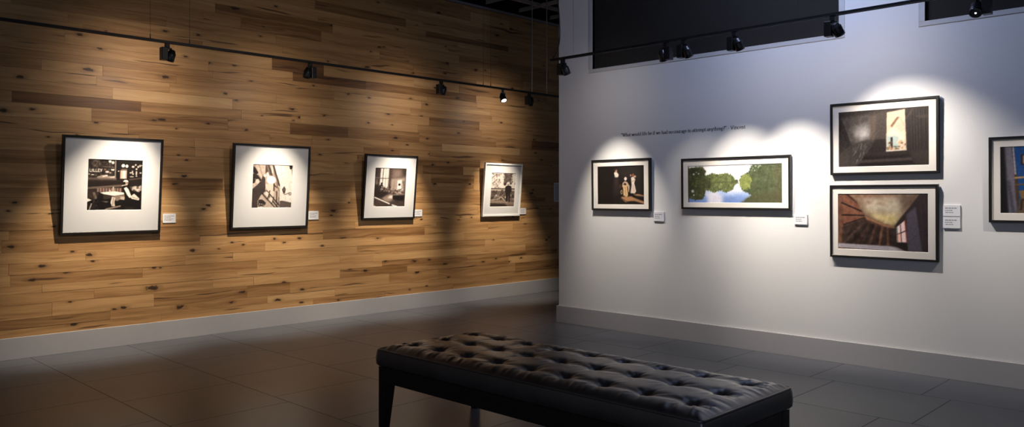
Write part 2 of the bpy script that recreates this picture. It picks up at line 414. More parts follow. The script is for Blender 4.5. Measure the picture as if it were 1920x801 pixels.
# ------------------------------------------------------------------ picture painter
class Pic:
    def __init__(s, w, h, bg, box):
        s.w, s.h = w, h; s.W, s.H = w * 2, h * 2
        s.a = np.zeros((s.H, s.W, 3)) + np.array(bg, float)
        s.x0, s.y0, s.x1, s.y1 = box
        u = (np.arange(s.W) + .5) / s.W; v = (np.arange(s.H) + .5) / s.H
        s.X, s.Y = np.meshgrid(s.x0 + u * (s.x1 - s.x0), s.y0 + v * (s.y1 - s.y0))
    def put(s, m, c, al=1.0):
        m = (m * al)[..., None]; s.a = s.a * (1 - m) + np.array(c, float) * m
    def soft(s, m, b):
        b = int(b)
        for ax in (0, 1):
            if b > 0:
                k = np.ones(2 * b + 1) / (2 * b + 1)
                for _ in range(2):
                    p = np.pad(m, [(b, b) if i == ax else (0, 0) for i in (0, 1)], mode='edge')
                    cs = np.cumsum(p, axis=ax)
                    z = np.zeros_like(np.take(cs, [0], axis=ax)); cs = np.concatenate([z, cs], axis=ax)
                    n = m.shape[ax]
                    m = (np.take(cs, range(2 * b + 1, 2 * b + 1 + n), axis=ax) - np.take(cs, range(0, n), axis=ax)) / (2 * b + 1)
        return m
    def poly(s, pts, c, al=1., blur=1):
        m = np.zeros((s.H, s.W), bool); n = len(pts)
        for i in range(n):
            xa, ya = pts[i]; xb, yb = pts[(i + 1) % n]
            if ya == yb: continue
            cond = ((ya > s.Y) != (yb > s.Y)) & (s.X < (xb - xa) * (s.Y - ya) / (yb - ya) + xa)
            m ^= cond
        s.put(s.soft(m.astype(float), blur), c, al)
    def rect(s, a, b, c_, d, c, al=1., blur=1): s.poly([(a, b), (c_, b), (c_, d), (a, d)], c, al, blur)
    def ell(s, x, y, rx, ry, c, al=1., blur=1):
        m = (((s.X - x) / rx) ** 2 + ((s.Y - y) / ry) ** 2 < 1).astype(float); s.put(s.soft(m, blur), c, al)
    def line(s, pts, wd, c, al=1., blur=1):
        m = np.zeros((s.H, s.W), bool)
        for (xa, ya), (xb, yb) in zip(pts, pts[1:]):
            dx, dy = xb - xa, yb - ya; L = dx * dx + dy * dy + 1e-9
            t = np.clip(((s.X - xa) * dx + (s.Y - ya) * dy) / L, 0, 1)
            m |= (s.X - xa - t * dx) ** 2 + (s.Y - ya - t * dy) ** 2 < (wd / 2) ** 2
        s.put(s.soft(m.astype(float), blur), c, al)
    def grad(s, pts, c, al=1., blur=12): s.poly(pts, c, al, blur)
    def mottle(s, amt, size=3, mask=None):
        nz = s.soft(rng.standard_normal((s.H, s.W)), size); nz /= nz.std() + 1e-9
        d = nz * amt
        if mask is not None: d = d * mask
        s.a = np.clip(s.a + d[..., None], 0, 255)
    def dabs(s, n, box, rmin, rmax, cols, al=.8, inside=None):
        for _ in range(n):
            x = rng.uniform(box[0], box[2]); y = rng.uniform(box[1], box[3])
            if inside is not None and not inside(x, y): continue
            s.ell(x, y, rng.uniform(rmin, rmax), rng.uniform(rmin, rmax), cols[int(rng.integers(len(cols)))], al, 1)
    def out(s, gain=.9, sat=1.0):
        g = s.a.mean(-1, keepdims=True); a = np.clip((g + (s.a - g) * sat) * gain, 0, 255).reshape(s.h, 2, s.w, 2, 3).mean((1, 3))
        return lin(255 * (a / 255) ** 1.22)

def pic_restaurant():
    p = Pic(150, 150, (40, 32, 29), (98, 76, 772, 740))
    p.rect(98, 76, 430, 335, (58, 48, 43)); p.rect(98, 76, 430, 110, (40, 32, 30))
    p.ell(200, 135, 52, 50, (105, 92, 84), .8, 3); p.ell(185, 120, 18, 20, (70, 58, 52)); p.ell(220, 150, 16, 18, (75, 62, 56)); p.mottle(14, 2)
    L = lambda x, g: [p.line([(x + a * 20, 206 + b * 34) for a, b in st], 8, (238, 230, 222), 1, 1) for st in g]
    l_ = [[(0, 0), (0, 1), (.9, 1)]]
    L(124, l_); L(152, [[(0, 0), (0, 1)]]); L(168, l_); L(196, l_); L(223, [[(.9, 0), (0, 0), (0, 1), (.9, 1)], [(0, .5), (.7, .5)]]); L(248, [[(0, 0), (.5, .5), (1, 0)], [(.5, .5), (.5, 1)]])
    p.line([(280, 172), (415, 180)], 6, (150, 135, 125)); p.ell(362, 104, 18, 17, (240, 232, 224)); p.ell(398, 118, 18, 17, (235, 225, 215))
    p.poly([(372, 203), (420, 203), (412, 224), (384, 222)], (230, 220, 210)); p.ell(332, 240, 22, 14, (215, 200, 190)); p.ell(370, 252, 16, 8, (190, 175, 165)); p.ell(305, 212, 9, 12, (150, 120, 105))
    p.ell(160, 279, 20, 7, (225, 215, 205)); p.ell(118, 272, 10, 9, (200, 190, 180)); p.line([(190, 283), (210, 283)], 5, (160, 150, 140))
    p.poly([(205, 308), (260, 285), (330, 275), (340, 292), (425, 300), (428, 330), (220, 328)], (165, 150, 138)); p.poly([(270, 296), (335, 278), (340, 295), (285, 306)], (225, 215, 205)); p.poly([(360, 305), (425, 290), (428, 325), (370, 325)], (205, 192, 180))
    p.rect(424, 80, 440, 335, (150, 140, 132)); p.rect(440, 76, 480, 340, (30, 24, 22)); p.rect(98, 318, 450, 346, (120, 106, 97), .8)
    p.rect(98, 346, 540, 440, (48, 38, 34)); p.line([(110, 356), (530, 350)], 5, (95, 82, 74))
    p.poly([(98, 440), (540, 400), (540, 428), (98, 470)], (118, 102, 92)); p.poly([(98, 466), (540, 430), (540, 500), (98, 515)], (62, 50, 45))
    for i in range(9): p.rect(215 + i * 34, 450, 240 + i * 34, 500, (165 + (i % 3) * 14, 150, 136), .8)
    p.rect(480, 80, 772, 330, (40, 32, 29)); p.ell(525, 155, 22, 22, (245, 238, 230)); p.ell(570, 160, 19, 21, (240, 230, 220)); p.rect(500, 195, 575, 215, (150, 138, 128), .7)
    p.rect(490, 215, 572, 326, (205, 185, 170)); p.rect(520, 222, 552, 320, (235, 222, 210)); p.rect(486, 215, 494, 326, (120, 60, 45))
    for x, y, a, b in ((648, 166, 18, 15), (680, 141, 12, 12), (712, 165, 11, 16), (735, 152, 11, 16), (756, 146, 10, 8), (692, 196, 13, 13), (620, 246, 15, 9), (642, 236, 9, 22), (650, 262, 11, 10), (692, 250, 11, 30), (694, 290, 12, 8), (745, 246, 15, 10), (635, 298, 26, 7), (470, 228, 10, 8)):
        p.ell(x, y, a, b, (220, 208, 198), .95)
    p.poly([(600, 330), (772, 302), (772, 322), (600, 348)], (96, 82, 74)); p.rect(600, 345, 772, 425, (46, 36, 33))
    p.poly([(605, 430), (770, 415), (772, 485), (650, 488)], (95, 82, 74)); p.dabs(22, (640, 430, 768, 485), 8, 20, [(200, 186, 174), (235, 226, 216), (140, 125, 114)], .8)
    # chairs left, table
    p.poly([(98, 500), (180, 480), (240, 510), (210, 600), (98, 570)], (70, 58, 52)); p.poly([(165, 510), (190, 500), (215, 560), (220, 590), (190, 590)], (130, 115, 104)); p.poly([(98, 578), (160, 606), (98, 632)], (238, 230, 222))
    p.line([(155, 655), (132, 730)], 16, (185, 170, 158)); p.line([(195, 540), (180, 640)], 8, (90, 76, 68))
    p.rect(240, 540, 560, 735, (34, 27, 25)); p.poly([(250, 507), (420, 490), (548, 508), (558, 530), (420, 553), (296, 530)], (240, 232, 224))
    p.poly([(296, 530), (420, 553), (420, 575), (310, 600), (290, 590)], (70, 58, 52)); p.poly([(420, 553), (558, 530), (560, 606), (500, 598), (470, 620), (440, 612)], (150, 132, 120)); p.poly([(505, 560), (560, 560), (556, 608), (500, 596)], (205, 190, 176))
    p.poly([(400, 560), (440, 575), (432, 640), (442, 690), (402, 690), (382, 640)], (225, 212, 200)); p.line([(418, 580), (410, 680)], 8, (150, 132, 120))
    p.ell(372, 492, 9, 20, (215, 205, 195)); p.ell(412, 470, 12, 26, (190, 176, 164)); p.ell(412, 442, 8, 10, (220, 210, 200)); p.line([(285, 620), (350, 632)], 8, (110, 96, 88)); p.ell(328, 630, 22, 7, (140, 126, 116))
    # seated man in vest
    p.poly([(560, 590), (700, 590), (760, 640), (760, 738), (520, 738), (530, 640)], (31, 25, 23)); p.poly([(516, 430), (555, 400), (612, 430), (655, 520), (640, 590), (560, 600), (548, 520)], (30, 24, 22))
    p.poly([(540, 452), (572, 432), (600, 462), (642, 562), (618, 582), (585, 540), (560, 490)], (238, 230, 222)); p.poly([(625, 560), (672, 520), (742, 588), (732, 612), (640, 590)], (232, 222, 212)); p.line([(650, 565), (720, 595)], 6, (150, 130, 118))
    p.ell(565, 378, 30, 38, (205, 188, 174)); p.poly([(526, 368), (545, 342), (582, 345), (598, 362), (560, 366)], (240, 234, 228)); p.poly([(530, 368), (556, 366), (562, 392), (548, 412), (530, 398)], (35, 28, 26)); p.ell(582, 380, 12, 8, (120, 98, 86)); p.line([(518, 420), (552, 408)], 10, (230, 222, 214))
    p.poly([(300, 735), (330, 715), (505, 676), (515, 690), (380, 730)], (170, 152, 140)); p.line([(330, 735), (500, 700)], 5, (70, 58, 52)); p.rect(560, 700, 680, 738, (62, 52, 47), .8, 4)
    p.mottle(5, 1); return p.out()

def pic_architecture():
    p = Pic(112, 126, (236, 228, 220), (72, 95, 628, 715))
    p.poly([(72, 95), (350, 95), (372, 180), (420, 330), (455, 430), (455, 715), (72, 715)], (196, 178, 164))
    p.poly([(72, 120), (105, 140), (152, 215), (120, 250), (72, 200)], (48, 40, 37)); p.poly([(72, 225), (150, 250), (200, 320), (180, 335), (110, 300), (72, 330)], (52, 44, 40)); p.poly([(72, 300), (120, 310), (95, 390), (72, 360)], (60, 52, 47))
    p.ell(145, 335, 24, 32, (225, 212, 200)); p.ell(92, 390, 22, 28, (205, 190, 178)); p.poly([(120, 100), (240, 100), (235, 220), (190, 270), (150, 215)], (205, 188, 175)); p.line([(160, 110), (205, 250)], 10, (160, 142, 130))
    p.poly([(72, 450), (130, 400), (190, 330), (215, 245), (245, 290), (255, 420), (240, 490), (205, 520), (180, 560), (155, 610), (155, 715), (72, 715)], (72, 60, 55)); p.mottle(6, 3)
    p.poly([(245, 95), (285, 95), (330, 180), (350, 260), (300, 240), (270, 200), (245, 230)], (96, 82, 75)); p.line([(265, 100), (300, 225)], 10, (160, 144, 132)); p.line([(292, 100), (330, 230)], 9, (62, 52, 47)); p.poly([(325, 110), (350, 130), (355, 225), (335, 215)], (225, 214, 204))
    p.poly([(335, 95), (362, 95), (400, 220), (455, 380), (455, 420), (425, 380), (395, 290), (372, 230)], (108, 92, 84)); p.line([(360, 120), (450, 400)], 9, (52, 43, 40))
    p.ell(330, 315, 62, 55, (250, 246, 242)); p.poly([(265, 215), (285, 200), (300, 270), (275, 280)], (245, 240, 234)); p.ell(240, 255, 20, 16, (240, 232, 225))
    p.poly([(250, 380), (360, 365), (375, 470), (360, 560), (300, 480), (260, 430)], (226, 208, 194)); p.line([(372, 370), (372, 465)], 20, (92, 78, 71)); p.line([(372, 385), (410, 420)], 16, (70, 58, 53)); p.line([(405, 350), (440, 470)], 12, (120, 104, 95)); p.line([(450, 430), (450, 540)], 10, (150, 130, 118)); p.dabs(14, (395, 380, 450, 520), 5, 10, [(80, 68, 62), (225, 212, 200)], .8)
    p.rect(398, 470, 450, 715, (190, 172, 160)); p.line([(412, 480), (415, 640)], 14, (72, 60, 55)); p.line([(446, 560), (450, 715)], 10, (110, 95, 87))
    for a in (0, 1): p.line([(228 + a * 45, 440 + a * 30), (440 + a * 14, 715 - a * 40)], 15, (58, 48, 44))
    p.line([(205, 500), (400, 715)], 15, (58, 48, 44)); p.line([(232, 450), (222, 520)], 14, (60, 50, 46)); p.line([(315, 470), (290, 580)], 14, (60, 50, 46)); p.line([(372, 560), (350, 650)], 12, (60, 50, 46)); p.line([(430, 640), (415, 700)], 12, (60, 50, 46))
    p.poly([(262, 470), (305, 500), (290, 560), (250, 515)], (232, 218, 206)); p.poly([(325, 545), (365, 580), (350, 640), (310, 600)], (228, 214, 202))
    p.poly([(205, 520), (390, 710), (160, 715), (165, 600)], (200, 184, 170)); p.poly([(165, 600), (215, 580), (270, 640), (262, 660), (240, 690), (160, 690)], (66, 55, 50)); p.poly([(165, 590), (210, 570), (275, 632), (215, 592)], (210, 196, 184)); p.line([(225, 540), (290, 620)], 6, (150, 132, 120)); p.dabs(12, (160, 650, 250, 715), 7, 13, [(70, 60, 55), (225, 214, 204)], .85)
    p.poly([(485, 450), (515, 400), (538, 440), (530, 500), (505, 505)], (74, 63, 58)); p.poly([(497, 445), (512, 425), (524, 450), (515, 480)], (130, 118, 110)); p.line([(505, 495), (525, 522), (560, 512), (580, 498)], 9, (120, 106, 97)); p.ell(603, 510, 24, 22, (130, 118, 110)); p.ell(604, 511, 14, 13, (236, 228, 220)); p.line([(598, 490), (606, 530)], 5, (130, 118, 110))
    p.poly([(462, 610), (500, 612), (628, 640), (628, 715), (460, 715)], (92, 79, 73)); p.poly([(470, 625), (628, 652), (628, 700), (462, 700)], (108, 94, 87)); p.poly([(575, 95), (628, 95), (628, 130), (605, 160), (585, 150)], (52, 45, 42)); p.poly([(608, 160), (628, 150), (628, 280)], (150, 138, 130))
    p.mottle(4, 1); return p.out()

def pic_workshop():
    p = Pic(92, 116, (96, 82, 76), (88, 112, 566, 708))
    p.grad([(88, 112), (180, 112), (180, 460), (88, 480)], (78, 66, 62)); p.poly([(88, 112), (112, 112), (112, 480), (88, 480)], (48, 40, 38), .8, 3)
    p.poly([(175, 118), (300, 118), (300, 440), (165, 380)], (238, 232, 226), 1, 2); p.line([(214, 118), (205, 400)], 12, (120, 106, 100)); p.line([(252, 118), (250, 430)], 7, (160, 148, 140)); p.line([(165, 275), (300, 272)], 10, (105, 92, 86)); p.line([(275, 130), (280, 430)], 5, (190, 178, 170))
    p.poly([(300, 118), (350, 118), (335, 440), (295, 430)], (90, 76, 70), 1, 3); p.poly([(350, 118), (572, 118), (572, 270), (340, 285)], (112, 96, 90), 1, 4); p.grad([(380, 150), (480, 150), (470, 250), (360, 260)], (150, 132, 124), .8, 8); p.poly([(490, 118), (572, 118), (572, 240), (520, 220)], (66, 56, 52), .9, 6)
    p.poly([(335, 280), (548, 258), (545, 440), (330, 450)], (172, 156, 146), 1, 4); p.poly([(425, 300), (500, 290), (500, 440), (425, 455)], (232, 224, 216), 1, 3); p.line([(425, 290), (425, 430)], 6, (130, 116, 108)); p.line([(385, 300), (380, 430)], 5, (140, 126, 118)); p.rect(505, 310, 545, 470, (120, 106, 100), .8, 2); p.line([(510, 350), (530, 470)], 10, (215, 205, 196))
    p.rect(88, 255, 160, 275, (150, 138, 130), .7, 2); p.ell(122, 340, 22, 30, (140, 126, 118), .8, 2); p.ell(120, 300, 14, 16, (150, 138, 130), .7, 2)
    # standing figure at the window, seated figure at right
    p.ell(196, 352, 13, 15, (34, 28, 27)); p.poly([(170, 380), (195, 362), (220, 382), (222, 430), (200, 480), (175, 450)], (38, 32, 30)); p.ell(128, 420, 30, 40, (60, 50, 47), 1, 2)
    p.ell(466, 366, 17, 18, (32, 27, 26)); p.poly([(455, 392), (480, 380), (505, 420), (500, 450), (450, 450)], (238, 232, 226)); p.poly([(440, 445), (510, 425), (520, 480), (450, 490)], (120, 106, 98))
    p.poly([(88, 440), (170, 440), (235, 470), (330, 440), (330, 500), (215, 570), (88, 580)], (58, 49, 45), 1, 3); p.dabs(40, (180, 400, 420, 510), 8, 22, [(90, 78, 72), (150, 134, 124), (60, 50, 46), (190, 172, 160)], .7); p.dabs(16, (400, 440, 540, 525), 8, 16, [(200, 186, 176), (150, 136, 126), (220, 210, 200)], .8)
    p.poly([(215, 570), (330, 510), (378, 530), (378, 600), (300, 650), (230, 620)], (170, 152, 140), 1, 6); p.poly([(320, 540), (376, 528), (374, 585), (300, 575)], (232, 222, 214), 1, 3)
    p.poly([(372, 530), (548, 520), (548, 640), (480, 660), (378, 590)], (44, 37, 34), 1, 2); p.poly([(380, 515), (545, 500), (548, 530), (378, 535)], (150, 136, 126), .8, 2)
    p.poly([(88, 560), (120, 555), (440, 700), (100, 700)], (92, 78, 71), 1, 4); p.poly([(340, 650), (548, 610), (548, 705), (460, 705)], (88, 75, 69), 1, 5); p.line([(150, 600), (220, 690)], 8, (130, 114, 105), .6); p.line([(250, 640), (300, 690)], 8, (62, 52, 48), .6)
    p.line([(110, 565), (330, 662)], 17, (246, 240, 234)); p.line([(375, 682), (440, 704)], 22, (236, 228, 220)); p.line([(400, 600), (520, 640)], 7, (120, 106, 98), .7); p.poly([(76, 660), (150, 712), (76, 712)], (200, 186, 176))
    p.mottle(4, 1); return p.out()

def pic_garden():
    p = Pic(76, 116, (228, 220, 212), (118, 118, 520, 695))
    p.dabs(46, (120, 120, 270, 380), 6, 16, [(150, 134, 124), (120, 104, 96), (190, 176, 166)], .7); p.line([(140, 200), (180, 160), (250, 150)], 9, (120, 104, 96)); p.line([(210, 240), (150, 290)], 9, (130, 115, 106)); p.line([(205, 380), (200, 300), (170, 270)], 8, (150, 136, 126))
    p.poly([(325, 118), (470, 118), (440, 200), (470, 225), (430, 270), (400, 240), (360, 330), (320, 290), (340, 220)], (104, 90, 84), 1, 2); p.dabs(50, (320, 120, 465, 300), 8, 18, [(70, 60, 55), (120, 104, 96), (150, 136, 126)], .8); p.ell(440, 300, 16, 14, (70, 60, 55)); p.ell(345, 310, 22, 22, (75, 64, 58)); p.ell(516, 300, 9, 16, (70, 60, 56)); p.line([(520, 220), (516, 340)], 4, (120, 108, 100))
    p.rect(118, 380, 520, 396, (86, 72, 66)); p.rect(118, 396, 520, 425, (190, 176, 166), .8)
    p.rect(118, 425, 520, 700, (120, 105, 96)); p.dabs(150, (118, 420, 520, 600), 8, 24, [(86, 74, 67), (150, 134, 123), (104, 90, 82), (176, 160, 148), (70, 60, 54)], .7); p.ell(210, 495, 15, 15, (235, 228, 220)); p.ell(370, 530, 16, 20, (200, 186, 176)); p.ell(190, 470, 30, 34, (70, 60, 55), .6)
    p.line([(230, 570), (300, 525), (350, 580)], 16, (205, 190, 176)); p.line([(130, 580), (250, 560)], 18, (176, 160, 148)); p.line([(340, 470), (290, 530)], 12, (170, 154, 142))
    p.poly([(118, 590), (330, 585), (520, 620), (520, 660), (118, 640)], (168, 150, 136), 1, 4); p.poly([(118, 630), (360, 640), (420, 690), (118, 695)], (72, 61, 55), 1, 4); p.poly([(400, 640), (520, 640), (520, 690), (400, 690)], (140, 124, 112), 1, 3)
    # man standing in overalls
    p.ell(402, 302, 20, 24, (170, 152, 142)); p.poly([(375, 295), (400, 270), (430, 290), (432, 300), (375, 302)], (235, 228, 222)); p.poly([(365, 345), (400, 325), (450, 340), (458, 430), (440, 470), (370, 470), (356, 410)], (58, 49, 45)); p.line([(362, 360), (360, 440), (385, 470)], 16, (62, 53, 48)); p.line([(452, 360), (456, 440)], 14, (62, 53, 48)); p.poly([(372, 460), (410, 460), (402, 610), (378, 610)], (52, 44, 41)); p.poly([(412, 460), (444, 460), (444, 620), (425, 620)], (56, 47, 43)); p.ell(390, 615, 14, 9, (190, 176, 164)); p.ell(434, 622, 13, 8, (150, 136, 124))
    p.mottle(5, 1); return p.out()

def pic_figures():
    p = Pic(124, 96, (34, 27, 24), (105, 140, 785, 672))
    p.grad([(420, 180), (720, 160), (740, 330), (450, 330)], (58, 50, 46), .9, 14); p.line([(440, 250), (620, 240)], 8, (70, 62, 57), .5); p.grad([(620, 330), (780, 300), (780, 500), (660, 520)], (44, 36, 33), .8, 10); p.grad([(105, 200), (300, 200), (300, 560), (105, 560)], (38, 30, 27), .8, 10)
    p.poly([(450, 575), (470, 560), (540, 560), (600, 555), (650, 580), (785, 630), (785, 660), (640, 620), (560, 625), (520, 640), (490, 615)], (196, 152, 112), 1, 2); p.line([(470, 590), (540, 630)], 10, (90, 64, 48), .7); p.poly([(620, 530), (700, 525), (785, 545), (785, 560), (680, 552)], (190, 150, 112), 1, 2)
    p.ell(385, 208, 17, 22, (196, 150, 120)); p.ell(374, 190, 18, 13, (70, 45, 34)); p.poly([(352, 235), (375, 222), (405, 235), (425, 265), (410, 300), (368, 300)], (235, 224, 212)); p.poly([(360, 305), (415, 305), (440, 540), (330, 540)], (58, 47, 42), 1, 6); p.grad([(370, 320), (410, 320), (400, 400), (375, 400)], (84, 66, 58), .8, 5)
    p.ell(520, 320, 20, 25, (238, 226, 214)); p.poly([(478, 375), (512, 350), (545, 365), (580, 420), (570, 500), (560, 505), (550, 420), (520, 440), (500, 405), (485, 440), (470, 420)], (214, 186, 160)); p.poly([(487, 395), (512, 372), (535, 395), (520, 412)], (60, 44, 38)); p.poly([(482, 405), (540, 410), (556, 540), (535, 570), (488, 545)], (228, 196, 150)); p.line([(515, 430), (520, 545)], 7, (180, 140, 98)); p.ell(442, 420, 12, 32, (120, 74, 52), .9, 2); p.ell(462, 500, 16, 30, (214, 190, 160)); p.ell(463, 500, 8, 17, (60, 44, 38))
    p.ell(622, 268, 16, 20, (180, 124, 92)); p.ell(593, 275, 9, 17, (214, 170, 140)); p.ell(652, 292, 18, 16, (224, 180, 150)); p.poly([(598, 305), (630, 292), (660, 330), (645, 380), (670, 490), (650, 520), (588, 515), (606, 400)], (238, 224, 212)); p.line([(600, 360), (650, 345)], 9, (206, 160, 130)); p.line([(628, 400), (640, 500)], 7, (200, 170, 150)); p.line([(610, 420), (605, 505)], 6, (206, 180, 160)); p.ell(612, 255, 12, 10, (70, 42, 32))
    p.mottle(3, 1); return p.out()

def pic_river():
    p = Pic(196, 84, (226, 226, 232), (130, 130, 1448, 655))
    p.grad([(130, 130), (1448, 130), (1448, 300), (130, 300)], (236, 232, 234), .8, 8); p.grad([(780, 140), (1060, 130), (1000, 240), (820, 230)], (206, 212, 232), .7, 10)
    p.poly([(130, 440), (1448, 440), (1448, 660), (130, 660)], (160, 182, 222), 1, 4); p.grad([(130, 560), (1000, 560), (940, 660), (130, 660)], (108, 140, 204), .9, 8); p.grad([(780, 400), (900, 390), (960, 500), (700, 520)], (222, 220, 230), .9, 8); p.grad([(400, 500), (540, 480), (640, 560), (640, 660), (430, 660)], (214, 208, 216), .9, 8); p.grad([(830, 540), (980, 560), (900, 640), (800, 620)], (130, 158, 214), .6, 8)
    def mass(pts, base, cols, n, r):
        p.poly(pts, base, 1, 1)
        xs = [q[0] for q in pts]; ys = [q[1] for q in pts]
        def ins(x, y):
            c = False
            for i in range(len(pts)):
                xa, ya = pts[i]; xb, yb = pts[(i + 1) % len(pts)]
                if (ya > y) != (yb > y) and x < (xb - xa) * (y - ya) / (yb - ya) + xa: c = not c
            return c
        p.dabs(n, (min(xs), min(ys), max(xs), max(ys)), r * .5, r, cols, .5, ins)
        p.dabs(n * 2, (min(xs), min(ys), max(xs), max(ys)), 3, r * .4, cols, .6, ins)
        for i in range(len(pts)):          # ragged leafy outline
            (xa, ya), (xb, yb) = pts[i], pts[(i + 1) % len(pts)]
            if min(xa, xb) <= 131 and abs(xa - xb) < 5 or abs(xa - xb) > 400 or min(ya, yb) > 590 or abs(xa - xb) < 2: continue
            for k in range(int(math.hypot(xb - xa, yb - ya) / 7)):
                f = rng.uniform(); p.ell(xa + (xb - xa) * f + rng.normal(0, 6), ya + (yb - ya) * f + rng.normal(0, 6), rng.uniform(3, 11), rng.uniform(3, 10), cols[int(rng.integers(len(cols)))], .85, 0)
    G1 = [(70, 80, 44), (98, 104, 60), (60, 68, 38), (120, 124, 72)]; G2 = [(134, 148, 84), (96, 110, 60), (160, 168, 100), (84, 96, 52)]; G3 = [(170, 176, 84), (140, 152, 74), (110, 124, 66)]; G4 = [(82, 100, 68), (104, 116, 78), (64, 78, 52), (90, 96, 62), (76, 78, 54)]
    mass([(300, 300), (420, 270), (500, 245), (560, 265), (640, 260), (700, 245), (780, 285), (815, 340), (860, 350), (860, 378), (815, 400), (780, 470), (690, 508), (620, 470), (510, 505), (440, 470), (300, 470)], (112, 122, 70), G2, 200, 20)
    p.line([(300, 380), (850, 368)], 8, (86, 84, 54), .7)
    mass([(130, 165), (350, 155), (400, 215), (375, 250), (410, 290), (470, 320), (470, 440), (385, 480), (375, 560), (330, 605), (260, 612), (190, 590), (130, 560)], (76, 78, 48), G1, 190, 24)
    for x, y, r in ((222, 250, 15), (295, 245, 11), (205, 490, 20), (222, 545, 12), (262, 225, 8)): p.ell(x, y, r, r, (206, 204, 206), .9)
    mass([(888, 340), (920, 280), (1010, 245), (1035, 170), (1100, 120), (1150, 120), (1448, 105), (1448, 660), (900, 660), (1000, 590), (1060, 545), (1000, 515), (920, 480), (888, 410)], (88, 96, 58), G4, 330, 28)
    mass([(888, 345), (925, 285), (1000, 262), (1040, 340), (1010, 450), (930, 470), (890, 410)], (140, 150, 76), G3, 70, 18)
    p.poly([(1040, 540), (1300, 500), (1448, 480), (1448, 660), (880, 660)], (92, 92, 60), .75, 5); p.dabs(24, (1020, 120, 1160, 240), 6, 14, [(206, 210, 214), (74, 92, 60)], .6); p.rect(1365, 110, 1395, 655, (110, 84, 62), .45, 2); p.rect(130, 165, 150, 655, (70, 60, 42), .6, 1)
    p.mottle(3, 1); return p.out(1.08, .72)

def pic_corridor():
    p = Pic(176, 108, (74, 66, 61), (165, 150, 855, 612))
    p.poly([(165, 200), (190, 220), (265, 435), (165, 510)], (66, 58, 54), 1, 2); p.poly([(185, 200), (430, 180), (430, 380), (265, 440)], (98, 90, 85), 1, 4); p.grad([(280, 280), (420, 250), (425, 390), (300, 400)], (150, 144, 140), .9, 10); p.ell(365, 335, 38, 45, (214, 208, 204), .75, 12); p.ell(310, 340, 22, 18, (190, 184, 180), .6, 8); p.mottle(5, 4)
    p.poly([(430, 180), (545, 168), (540, 390), (430, 400)], (90, 80, 73), 1, 3); p.poly([(424, 200), (470, 190), (455, 390), (424, 400)], (116, 102, 92), .9, 5); p.poly([(455, 395), (540, 390), (540, 495), (400, 500)], (56, 47, 43), 1, 2)
    p.poly([(165, 500), (270, 430), (400, 390), (400, 500), (310, 612), (165, 618)], (84, 76, 71), 1, 3)
    for _ in range(60):
        x = rng.uniform(265, 395); y = rng.uniform(400, 600)
        if x - 255 > (y - 400) * .2: p.line([(x, y), (x - 8 + rng.uniform(-9, 9), y + rng.uniform(15, 40))], 4, (150, 144, 140) if rng.random() < .6 else (62, 54, 50), .5)
    p.line([(190, 222), (268, 435)], 5, (48, 41, 38), .9); p.line([(268, 435), (262, 600)], 4, (58, 50, 46), .6)
    p.poly([(545, 180), (680, 162), (690, 490), (540, 496)], (226, 202, 178), 1, 1); p.poly([(552, 330), (600, 300), (660, 350), (685, 330), (685, 420), (545, 420)], (240, 226, 206), .9, 5); p.poly([(570, 290), (622, 220), (640, 222), (585, 302)], (150, 122, 98)); p.line([(640, 225), (680, 300)], 5, (205, 178, 150)); p.poly([(545, 365), (635, 372), (635, 485), (545, 490)], (190, 204, 198), .9, 2); p.rect(572, 380, 588, 482, (62, 54, 48)); p.dabs(30, (545, 415, 690, 485), 5, 14, [(140, 120, 96), (214, 170, 130), (90, 76, 64), (236, 214, 186)], .8); p.poly([(540, 484), (690, 480), (690, 494), (540, 498)], (238, 228, 214))
    p.poly([(684, 165), (855, 145), (855, 610), (740, 600), (695, 490)], (62, 52, 47), 1, 2)
    for x in (722, 742, 762, 782, 815, 838): p.line([(x, 165), (x + 8, 480)], 5, (84, 72, 65), .8, 1); p.line([(x + 9, 165), (x + 16, 480)], 5, (40, 33, 30), .8, 1)
    p.line([(690, 240), (735, 165)], 10, (88, 74, 66)); p.rect(770, 215, 855, 240, (92, 78, 68), .6, 2); p.poly([(720, 500), (855, 488), (855, 610), (760, 605)], (76, 66, 60), 1, 4)
    p.poly([(385, 510), (700, 492), (745, 600), (310, 612)], (46, 38, 35), 1, 2); p.poly([(400, 500), (690, 490), (700, 520), (380, 530)], (64, 54, 49), 1, 2); p.poly([(345, 556), (725, 546), (738, 568), (325, 580)], (92, 82, 76), .9, 2)
    p.mottle(4, 1); return p.out(.9)

